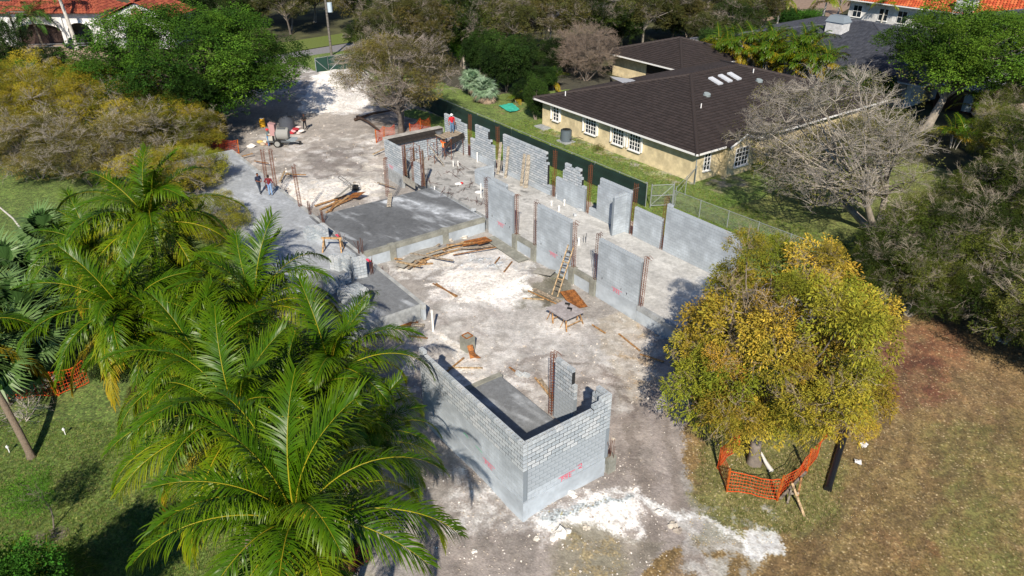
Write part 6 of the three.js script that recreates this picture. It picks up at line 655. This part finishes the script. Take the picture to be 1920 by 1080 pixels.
arecaClump('bright yellow-green small palm at the brown eave corner', onG(1037, 168), 1.2, 3, 0.9); arecaClump('spiky yellow-green palm beside the turquoise tarp', onG(968, 192), 0.5, 2, 0.6); arecaClump('drooping palm on the right of the leaning trunk', onG(1828, 250), 4.2, 3, 1.3); arecaClump('shaded low palm below the leaning trunk', onG(1785, 275), 1.6, 4, 1.1); arecaClump('dark low palm beside the shaded patio', onG(1815, 270), 1.2, 3, 1.0);
for (const [px, py, l, s] of [[30, 1095, 'yellowish cycad-like palm at the lawn corner', 0.62], [95, 1092, 'yellow-brown low palm beside the mulch bed', 0.6], [150, 1100, 'green low palm by the round shadow', 0.55]]) arecaClump(l, onG(px, py), 0.5, 3, s);
for (const [px, py, h, l] of [[1455, 55, 4.5, 'slim palm by the far hedge with a grey trunk'], [1535, 66, 5.5, 'slim palm beside the white chimney and hedge'], [1600, 40, 4, 'bushy palm by the white house wall'], [1650, 50, 4, 'bushy palm hiding the white house windows'], [1570, 30, 4.5, 'bushy palm at the end of the paved drive'], [1330, 40, 6, 'pale green palm in the road woods']]) { const b = onG(px, py), c = b.clone().add(V(0.3, h, 0)); palm('slim_palm', l, c, b, [0, 1, 2, 3].map((k) => areca[k]), [0, 0, 1, 1, 1, 2, 2, 2, 3, 3, 1, 2, 3, 2], { s: 1.35, r: 0.17, bark: BARK.royal, boot: false }); }
{ // royal and date palms around the tiled court
  const big = [frond(3.6, 60, 100, 61, GR, { n: 34, leaf: 0.8, wid: 0.07 }), frond(3.6, 30, 110, 62, GR, { n: 34, leaf: 0.8, wid: 0.07 }), frond(3.4, 0, 90, 63, GR, { n: 34, leaf: 0.8, wid: 0.07 })];
  for (const [px, py, h, lean, l] of [[145, 92, 9, -1.4, 'royal palm with a thick pale trunk by the court garages'], [208, 30, 10, -0.8, 'royal palm trunk standing by the gable'], [318, 30, 11, -0.7, 'white royal palm trunk behind the big green tree'], [346, 24, 11, -0.6, 'second white royal palm trunk behind the green tree'], [410, 30, 11, -0.5, 'royal palm trunk at the court end'], [440, 22, 11, -0.6, 'royal palm trunk beside the brown palm trunk'], [458, 35, 10, -0.6, 'brown palm trunk near the roadside trees'], [82, 90, 5, -1, 'shaggy palm before the wide garage'], [10, 110, 5.5, 0, 'shaggy palm under the utility wires']]) { const b = onG(px, py), c = b.clone().add(V(lean, h, 0.5)); palm('royal_palm', l, c, b, big, h > 8 ? [0, 0, 1, 1, 1, 2, 2, 2, 1, 2, 0, 2] : [0, 0, 0, 0, 1, 1, 1, 1, 1, 1, 2, 2, 2, 2, 2, 2, 1, 0, 2, 1, 2, 2], { r: h > 8 ? 0.3 : 0.2, bark: h > 8 ? BARK.royal : BARK.palm, boot: false, s: h > 8 ? 1 : 1.15 }); }
  palm('date_palm', 'grey-green date palm in front of the parked dark car', onG(215, 100).add(V(0, 1.6, 0)), onG(215, 102), big, [0, 0, 0, 1, 1, 1, 1, 2, 2, 2, 2, 0, 1, 2], { r: 0.3, s: 0.95 }); palm('date_palm', 'pale green date palm behind the big green tree', onG(418, 45).add(V(0, 3, 0)), onG(418, 47), big, [0, 0, 0, 1, 1, 1, 1, 2, 2, 2, 2, 0], { r: 0.3, s: 0.95 });
}
{ // leaning palm trunk on the lawn, thin leaning stem, stump
  const b = onG(60, 858), c = P(-60, 640, 4.2); palm('leaning_palm', 'leaning palm with a brown ringed trunk casting a shadow on the lawn', c, b, coco, [0, 1, 2, 2, 3, 3, 4, 4, 1, 3, 4, 5], { r: 0.17, s: 0.9 });
  const t = thing('leaning_sapling', 'thin pale leaning stem at the lawn edge', 'trunk'), g = new MB(), s = onG(82, 492); g.tube([s, P(55, 450, 0.9), P(25, 410, 1.6), P(-5, 385, 2.0)], [0.09, 0.08, 0.07, 0.06], 7); g.build('stem', BARK.royal, t);
  const k = thing('stump', 'grey broken stump at the lawn edge', 'stump'), h = new MB(), e = onG(70, 512); h.tube([e.clone().add(V(0, -0.1, 0)), e.clone().add(V(-0.5, 0.5, 0)), e.clone().add(V(-0.9, 0.8, 0.1))], [0.2, 0.16, 0.1], 8); h.build('stem', BARK.pale, k); h.col = null;
  // a broad tree standing outside the frame whose round shadow lies on the lawn
  const sh = P(255, 1030), off = sunDir.clone().multiplyScalar(6 / sunDir.y); tree('lawn_tree', 'round leafy tree whose shadow falls on the lawn', V(sh.x + off.x * 0.8, 0, sh.z + off.z * 0.8), { crown: [0, 4.6, 0, 1.9, 1.5, 1.9], trunk: 0.12, blobs: 30, br: 0.4, clump: 'shrub', pal: PAL.green });
}
// ground cover: grass tufts and stones
{
  rs(404); const GRASS = leafMat({ vertexColors: true }), STONE = M('#ffffff', 1, { vertexColors: true }); const tuft = (() => { const b = new MB(); for (let k = 0; k < 6; k++) { const a = R(6.28), r = R(0.05), l = R(0.05, 0.11), d = V(Math.cos(a) * R(0.3, 0.8), 1, Math.sin(a) * R(0.3, 0.8)), s = V(-Math.sin(a), 0, Math.cos(a)).multiplyScalar(0.009), o = V(Math.cos(a) * r, 0, Math.sin(a) * r); b.tri(o.clone().sub(s), o.clone().add(s), o.clone().addScaledVector(d, l)); } return b.geo(); })();
  const ev = V(), lay = (name, label, n, spot, pal, s0, s1) => { const m = scatter(name, tuft, GRASS, n, (i, mm, c) => { const [x, z] = spot(); q0.setFromAxisAngle(V(0, 1, 0), R(6.28)); const s = R(s0, s1); mm.compose(V(x, gh(x, z) - 0.005, z), q0, ev.set(s, s, s)); const k = C(pick(pal)), v = R(0.8, 1.25); c.setRGB(k[0] * v, k[1] * v, k[2] * v); }); tag(m, label, 'grass'); };
  const inPx = (x0, y0, x1, y1) => () => { const q = P(R(x0, x1), R(y0, y1)); return [q.x, q.z]; };
  lay('lawn_grass', 'short mown green grass of the left lawn', 22000, inPx(-20, 790, 620, 1090), ['#5d7430', '#6e803a', '#4f6828', '#868650'], 0.6, 1.2);
  lay('dry_grass', 'dry brown grass of the field on the right', 9000, () => { const q = P(R(1480, 1940), R(690, 1090)); return [q.x, q.z]; }, ['#8d7850', '#7c6a46', '#6a6238', '#9c8860', '#705c3e'], 0.4, 0.9);
  lay('ring_grass', 'green weedy grass around the fenced yellow tree', 4200, () => { for (;;) { const q = P(R(1310, 1580), R(780, 1010)); const c = P(1440, 885); if (Math.hypot(q.x - c.x, q.z - c.z) < 2.2 + 3.2 * vn(q.x * 0.8, q.z * 0.8)) return [q.x, q.z]; } }, ['#646c36', '#7c7c46', '#9a9060', '#5c6430', '#a89a70'], 0.5, 1.3);
  lay('verge_grass', 'green grass strip between the fence and cream house', 10000, () => [R(-64, -22), R(-48.6, -39.2)], ['#5f762e', '#6f8438', '#526a28', '#7f8046'], 1.0, 2.0);
  const stone = new THREE.DodecahedronGeometry(0.5, 0); const lay2 = (name, label, n, spot, pal, s0, s1) => { const m = scatter(name, stone, STONE, n, (i, mm, c) => { const [x, z] = spot(); q0.setFromEuler(new THREE.Euler(R(6), R(6), R(6))); const s = s0 + (s1 - s0) * Math.pow(R(), 3); mm.compose(V(x, gh(x, z) + s * 0.12, z), q0, ev.set(s * R(0.7, 1.3), s * R(0.5, 0.9), s * R(0.7, 1.3))); const k = C(pick(pal)), v = R(0.85, 1.15); c.setRGB(k[0] * v, k[1] * v, k[2] * v); }); tag(m, label, 'rubble'); };
  const lime = ['#c9c2b8', '#b8afa3', '#9d9388', '#d4cec6', '#a79d91'];
  lay2('courtyard_rubble', 'white lime rock rubble scattered in the courtyard', 1100, inPx(700, 470, 1240, 760), lime, 0.015, 0.13); lay2('yard_rubble', 'pale rock rubble in the far yard and on the drive', 700, inPx(460, 130, 720, 390), lime, 0.03, 0.22); lay2('corner_rubble', 'broken white lime rock at the foot of the near wall', 1500, inPx(790, 850, 1250, 1080), lime, 0.012, 0.11); lay2('track_rubble', 'small pale stones on the dirt track', 600, inPx(1150, 640, 1400, 1080), lime, 0.012, 0.07); lay2('leaf_litter', 'pale fallen leaves under the yellow tree and field', 2600, inPx(1290, 760, 1660, 1020), ['#c9b78e', '#b79a64', '#d8ccae', '#a98a50'], 0.015, 0.05);
  for (const [px, py, s] of [[1040, 1015, 0.32], [1055, 1008, 0.5], [1098, 998, 0.26], [1072, 935, 0.34], [1006, 1013, 0.24], [1262, 985, 0.34], [1270, 994, 0.3], [1235, 962, 0.3], [890, 1035, 0.2], [865, 445, 0.7], [690, 480, 0.4], [845, 452, 0.6], [470, 275, 0.7], [800, 965, 0.2], [1150, 822, 0.16]]) { const q = onG(px, py), g = new THREE.IcosahedronGeometry(s * 0.55, 1), a = g.attributes.position; for (let k = 0; k < a.count; k++) { const f = 0.5 + 1.0 * h2(Math.round(a.getX(k) * 50 / s) + px, Math.round(a.getZ(k) * 50 / s + a.getY(k) * 70 / s)); a.setXYZ(k, a.getX(k) * f, a.getY(k) * f * 0.6, a.getZ(k) * f); } g.computeVertexNormals(); const m = mesh('limestone_rock', g, pick(mat.rock), scene); m.position.set(q.x, q.y + s * 0.1, q.z); tag(m, 'pale limestone rock lying loose on the bare ground', 'rock', 'loose limestone rocks'); }
}
// ---------------------------------------------------------------- people: one skin from joints, meshed on a grid
function person(label, pos, turn, o) {
  const j = { hip: [0, 0.93, 0], chest: [0, 1.28, 0.02], neck: [0, 1.46, 0.01], head: [0, 1.6, 0.03] }, arm = o.arms, leg = o.legs, G = [];
  const seg = (a, b, ra, rb, k) => G.push([V(...a), V(...b), ra, rb, k]);
  seg([-0.07, 0.95, 0], [0.07, 0.95, 0], 0.125, 0.125, 'p'); seg([0, 0.98, 0], [0, 1.25, 0.02], 0.135, 0.155, 's'); seg([-0.13, 1.37, 0], [0.13, 1.37, 0], 0.085, 0.085, 's'); seg([0, 1.4, 0], [0, 1.52, 0.01], 0.06, 0.055, 'k'); seg([0, 1.57, 0.02], [0, 1.64, 0.02], 0.085, 0.092, o.bare ? 'h' : 'k'); seg([0, 1.585, 0.1], [0, 1.57, 0.115], 0.016, 0.02, 'k');
  for (const s of [-1, 1]) { const [e, h] = arm[s < 0 ? 0 : 1], sh = [s * 0.2, 1.38, 0]; seg(sh, e, 0.062, 0.048, 's'); seg(e, h, 0.045, 0.034, 'k'); const [kn, ft] = leg[s < 0 ? 0 : 1]; seg([s * 0.09, 0.9, 0], kn, 0.088, 0.062, 'p'); seg(kn, ft, 0.06, 0.042, 'p'); seg([ft[0], 0.04, ft[2] - 0.03], [ft[0] + s * 0.02, 0.035, ft[2] + 0.15], 0.042, 0.036, 'b'); seg([s * 0.085, 1.6, 0.02], [s * 0.095, 1.6, 0.02], 0.018, 0.018, 'k'); }
  const N = 64, sc = 1.0, mc = new MarchingCubes(N, M('#fff'), false, false, 60000); mc.isolation = 0; const pt = V(), dist = (p) => { let d = 1e9, best = 'p', bd = 1e9; for (const [a, b, ra, rb, k] of G) { const ab = b.clone().sub(a), t = clamp(p.clone().sub(a).dot(ab) / Math.max(1e-9, ab.lengthSq())), q = p.distanceTo(a.clone().addScaledVector(ab, t)) - mix(ra, rb, t); if (q < bd) { bd = q; best = k; } const kk = 0.03, h = clamp(0.5 + 0.5 * (d - q) / kk); d = mix(d, q, h) - kk * h * (1 - h); } return [d, best]; };
  for (let z = 0; z < N; z++) for (let y = 0; y < N; y++) for (let x = 0; x < N; x++) { pt.set((x - N / 2) / (N / 2) * sc, (y - N / 2) / (N / 2) * sc + 0.9, (z - N / 2) / (N / 2) * sc); mc.field[x + y * N + z * N * N] = Math.abs(pt.x) > 0.75 || Math.abs(pt.z) > 0.75 ? -1 : -dist(pt)[0]; }
  mc.update(); const n = mc.count, p = mc.positionArray.slice(0, n * 3), nr = mc.normalArray.slice(0, n * 3), col = new Float32Array(n * 3), K = { p: C(o.pants), s: C(o.shirt), k: C(o.skin ?? '#8a5a40'), b: C('#2e2620'), h: C('#1c1613') };
  for (let k = 0; k < n; k++) { p[k * 3] *= sc; p[k * 3 + 1] = p[k * 3 + 1] * sc + 0.9; p[k * 3 + 2] *= sc; pt.set(p[k * 3], p[k * 3 + 1], p[k * 3 + 2]); let b = dist(pt)[1]; if (b === 'k' && pt.y > 1.5 && !o.hat && (pt.y > 1.655 || pt.z < 0)) b = 'h'; col.set(K[b], k * 3); }
  const t = thing('person', label, 'person', [pos.x, pos.y, pos.z], turn), g = new THREE.BufferGeometry(); g.setAttribute('position', new THREE.BufferAttribute(p, 3)); g.setAttribute('normal', new THREE.BufferAttribute(nr, 3)); g.setAttribute('color', new THREE.BufferAttribute(col, 3));
  mesh('body', g, new THREE.MeshStandardMaterial({ vertexColors: true, roughness: 0.85 }), t);
  for (const s of [0, 1]) { const [e, h] = arm[s].map((q) => V(...q)), d = h.clone().sub(e).normalize(), f = new MB(), side = V(1, 0, 0).addScaledVector(d, -d.x).normalize(), nn = side.clone().cross(d); f.beam(h.clone().addScaledVector(d, -0.02), h.clone().addScaledVector(d, 0.08), 0.075, 0.03); for (let k = 0; k < 4; k++) { const a = h.clone().addScaledVector(d, 0.07).addScaledVector(side, (k - 1.5) * 0.021); const m = a.clone().addScaledVector(d, 0.045 - Math.abs(k - 1.4) * 0.005); f.tube([a, m, m.clone().addScaledVector(d, 0.025).addScaledVector(nn, 0.015)], [0.01, 0.009, 0.008], 5); } const th = h.clone().addScaledVector(side, s ? -0.035 : 0.035).addScaledVector(d, 0.02); f.tube([th, th.clone().addScaledVector(side, s ? -0.03 : 0.03).addScaledVector(d, 0.035), th.clone().addScaledVector(side, s ? -0.025 : 0.025).addScaledVector(d, 0.06)], [0.012, 0.011, 0.009], 5); f.build('hand', M(o.skin ?? '#8a5a40', 0.8), t); }
  if (o.hat) { const h = new THREE.SphereGeometry(0.125, 14, 8, 0, 6.3, 0, 1.6); const m = mesh('hard_hat', h, M(o.hat, 0.4), t); m.position.set(0, 1.64, 0.02); m.scale.set(1, 1.05, 1.15); const b = mesh('hat_brim', new THREE.CylinderGeometry(0.15, 0.155, 0.015, 16), M(o.hat, 0.4), t); b.position.set(0, 1.645, 0.05); b.scale.z = 1.15; }
  if (o.vest) { const v = new MB(); for (const s of [-1, 1]) { v.box(s * 0.075, 1.0, 0.172, 0.03, 0.38, 0.012); v.box(s * 0.075, 1.0, -0.15, 0.03, 0.38, 0.012); } v.build('reflective_strips', M('#d8dfa8', 0.4), t); }
  return t;
}
const STAND = [[[-0.1, 0.49, 0.02], [-0.12, 0.06, 0]], [[0.1, 0.49, 0.02], [0.12, 0.06, 0]]], STEP = [[[-0.1, 0.5, 0.12], [-0.11, 0.07, 0.2]], [[0.1, 0.5, -0.02], [0.11, 0.08, -0.16]]];
const DOWN = [[[-0.26, 1.12, -0.02], [-0.27, 0.87, 0.1]], [[0.26, 1.12, -0.02], [0.27, 0.87, 0.1]]], FRONT = [[[-0.25, 1.13, 0.04], [-0.1, 1.08, 0.28]], [[0.25, 1.13, 0.04], [0.1, 1.08, 0.28]]], REACH = [[[-0.28, 1.25, 0.2], [-0.24, 1.45, 0.42]], [[0.26, 1.12, 0], [0.18, 1.05, 0.25]]], HIPS = [[[-0.34, 1.16, -0.06], [-0.2, 0.98, 0.08]], [[0.34, 1.16, -0.06], [0.2, 0.98, 0.08]]], RAISE = [[[-0.26, 1.12, 0], [-0.26, 0.9, 0.12]], [[0.3, 1.5, 0.12], [0.26, 1.72, 0.2]]];
const face = (a) => Math.atan2(-FW.x, -FW.z) + a;          // 0 looks at the camera
person('worker in red shirt, jeans and white hard hat on the scaffold deck', V(-56.2, S + 2.02, -34.45), face(0.3), { shirt: '#c01824', pants: '#5f7d9c', hat: '#e8e8e8', arms: DOWN, legs: STAND });
person('worker in bright orange vest reaching up beside the scaffold', V(-55.9, S, -33.3), face(2.8), { shirt: '#f0600f', pants: '#4d5464', hat: '#4a2a1c', arms: RAISE, legs: STEP, vest: 1 });
{ const a = P(488, 362, S), b = P(508, 366, S), c = P(505, 274), d = P(573, 244); person('man in dark cap and navy and white shirt on the walkway slab', a, face(0.9), { shirt: '#1f2840', pants: '#39424f', arms: FRONT, legs: STEP, skin: '#7a4c36' }); person('man in maroon shirt and jeans with hands on hips on the walkway slab', b, face(3.0), { shirt: '#6a1a24', pants: '#7f9ec4', arms: HIPS, legs: STAND, skin: '#7a4c36' }); c.y = gh(c.x, c.z); d.y = gh(d.x, d.z); person('worker in grey shirt, jeans and red hat feeding the cement mixer', c, face(1.4), { shirt: '#6d7d80', pants: '#5f86ac', hat: '#e0202c', arms: FRONT, legs: STAND }); person('man in black clothes standing in the shade of the big tree', d, face(-0.3), { shirt: '#15151a', pants: '#1a1b24', arms: FRONT, legs: STEP, skin: '#5a3a2c' }); }
{ // cement mixer
  const q = P(526, 273), t = thing('cement_mixer', 'white and grey towable cement mixer with red hopper', 'cement mixer', [q.x, gh(q.x, q.z), q.z], face(0)), w = M('#8f908c', 0.8), b = new MB(); b.tube([V(-0.2, 1.25, 0), V(-0.1, 1.25, 0), V(0.9, 1.25, 0), V(1.0, 1.25, 0)], [0.4, 0.62, 0.62, 0.45], 14); b.build('drum', w, t); const o = new MB(); o.box(0.4, 1.78, 0.1, 0.8, 0.08, 0.5); o.build('drum_grate', mat.steel, t); const h = new MB(); h.hexa([V(-0.75, 1.1, 0.3), V(-0.25, 1.1, 0.3), V(-0.25, 1.1, -0.3), V(-0.75, 1.1, -0.3), V(-0.85, 2.35, 0.35), V(-0.25, 2.2, 0.35), V(-0.25, 2.2, -0.35), V(-0.85, 2.35, -0.35)]); h.build('hopper', M('#b08a88', 0.8), t); const e = new MB(); e.box(-0.9, 0.6, 0, 0.6, 0.7, 0.6); e.build('engine', M('#b5b2a6', 0.7), t); const f = new MB(); f.beam(V(-1.3, 0.5, 0.3), V(1.1, 0.5, 0.3), 0.1, 0.1); f.beam(V(-1.3, 0.5, -0.3), V(1.1, 0.5, -0.3), 0.1, 0.1); f.beam(V(-0.25, 0.5, 0.32), V(-0.25, 1.5, 0.32), 0.25, 0.08); f.rod(V(1.1, 0.5, 0), V(1.9, 0.35, 0), 0.05); f.build('chassis', mat.steel, t); for (const s of [-1, 1]) { const wh = mesh('wheel', new THREE.CylinderGeometry(0.38, 0.38, 0.2, 18), mat.rubber, t); wh.rotation.x = Math.PI / 2; wh.position.set(-0.1, 0.38, s * 0.55); const rm = mesh('rim', new THREE.CylinderGeometry(0.26, 0.26, 0.22, 14), w, wh); rm.position.y = 0.005 * s; }
  const r = P(548, 272), k = thing('wheelbarrow', 'grey steel wheelbarrow beside the cement mixer', 'wheelbarrow', [r.x, gh(r.x, r.z), r.z], face(0.2)), tr = new MB(); tr.hexa([V(-0.3, 0.42, 0.22), V(0.25, 0.36, 0.2), V(0.25, 0.36, -0.2), V(-0.3, 0.42, -0.22), V(-0.6, 0.75, 0.4), V(0.6, 0.7, 0.36), V(0.6, 0.7, -0.36), V(-0.6, 0.75, -0.4)]); tr.build('tray', M('#9aa6ad', 0.5), k); const ha = new MB(); for (const s of [-1, 1]) { ha.rod(V(0.75, 0.25, 0), V(-1.0, 0.62, s * 0.3), 0.025); ha.rod(V(-0.3, 0.42, s * 0.2), V(-0.4, 0, s * 0.25), 0.022); } ha.build('handles', mat.steel, k); const wl = mesh('wheel', new THREE.CylinderGeometry(0.2, 0.2, 0.1, 14), mat.rubber, k); wl.rotation.x = Math.PI / 2; wl.position.set(0.75, 0.2, 0);
  rs(66); const cols = ['#b02030', '#c8b8b4', '#d8a0a4', '#e0dcd6', '#9a2430']; for (let i = 0; i < 9; i++) { const s = P(546 + (i % 5) * 5, 250 - Math.floor(i / 5) * 3), u = thing('cement_sack', ['red printed cement sack heaped behind the wheelbarrow', 'pale cement sack heaped behind the wheelbarrow'][i % 2], 'sack', [s.x, gh(s.x, s.z) + 0.1 + 0.2 * (i % 3), s.z], R(3), i % 2 ? 'pale cement sacks' : 'red cement sacks'), m = mesh('sack_body', new THREE.SphereGeometry(0.35, 10, 6), M(cols[(i * 2) % 5], 0.8), u); m.scale.set(1.15, 0.42, 0.75); }
  const y = P(493, 238), d = thing('yellow_drum', 'yellow plastic water drum in the tree shade', 'drum', [y.x, gh(y.x, y.z), y.z]), db = new MB(); db.tube([V(0, 0, 0), V(0, 0.05, 0), V(0, 0.45, 0), V(0, 0.9, 0)], [0.27, 0.3, 0.31, 0.28], 12); db.build('drum', M('#d8a41c', 0.5), d); const l = new MB(); l.tube([V(0, 0.9, 0), V(0, 0.93, 0)], 0.2, 10); l.build('lid', mat.white, d);
  const p2 = P(540, 246), tk = thing('water_tank', 'dark round water tank behind the cement mixer', 'tank', [p2.x, gh(p2.x, p2.z), p2.z]), tb = new MB(); tb.tube([V(0, 0, 0), V(0, 1.3, 0), V(0, 1.55, 0), V(0, 1.65, 0)], [0.8, 0.8, 0.6, 0.2], 16); tb.build('tank', M('#4a4f58', 0.5), tk);
  for (let i = 0; i < 5; i++) { const s = P(488 + i * 5, 268 + (i % 2) * 4), u = thing('rag_heap', 'yellowish crumpled sack in the litter beside the mixer', 'sack', [s.x, gh(s.x, s.z) + 0.12, s.z], R(3), 'litter sacks by the mixer'), m = mesh('sack_body', new THREE.IcosahedronGeometry(0.3, 1), M(['#c9b06a', '#b8a890', '#d8d0c0', '#9a6a5a', '#c0a878'][i], 0.9), u); m.scale.set(1.2, 0.6, 0.9); }
}
renderer.render(scene, camera);
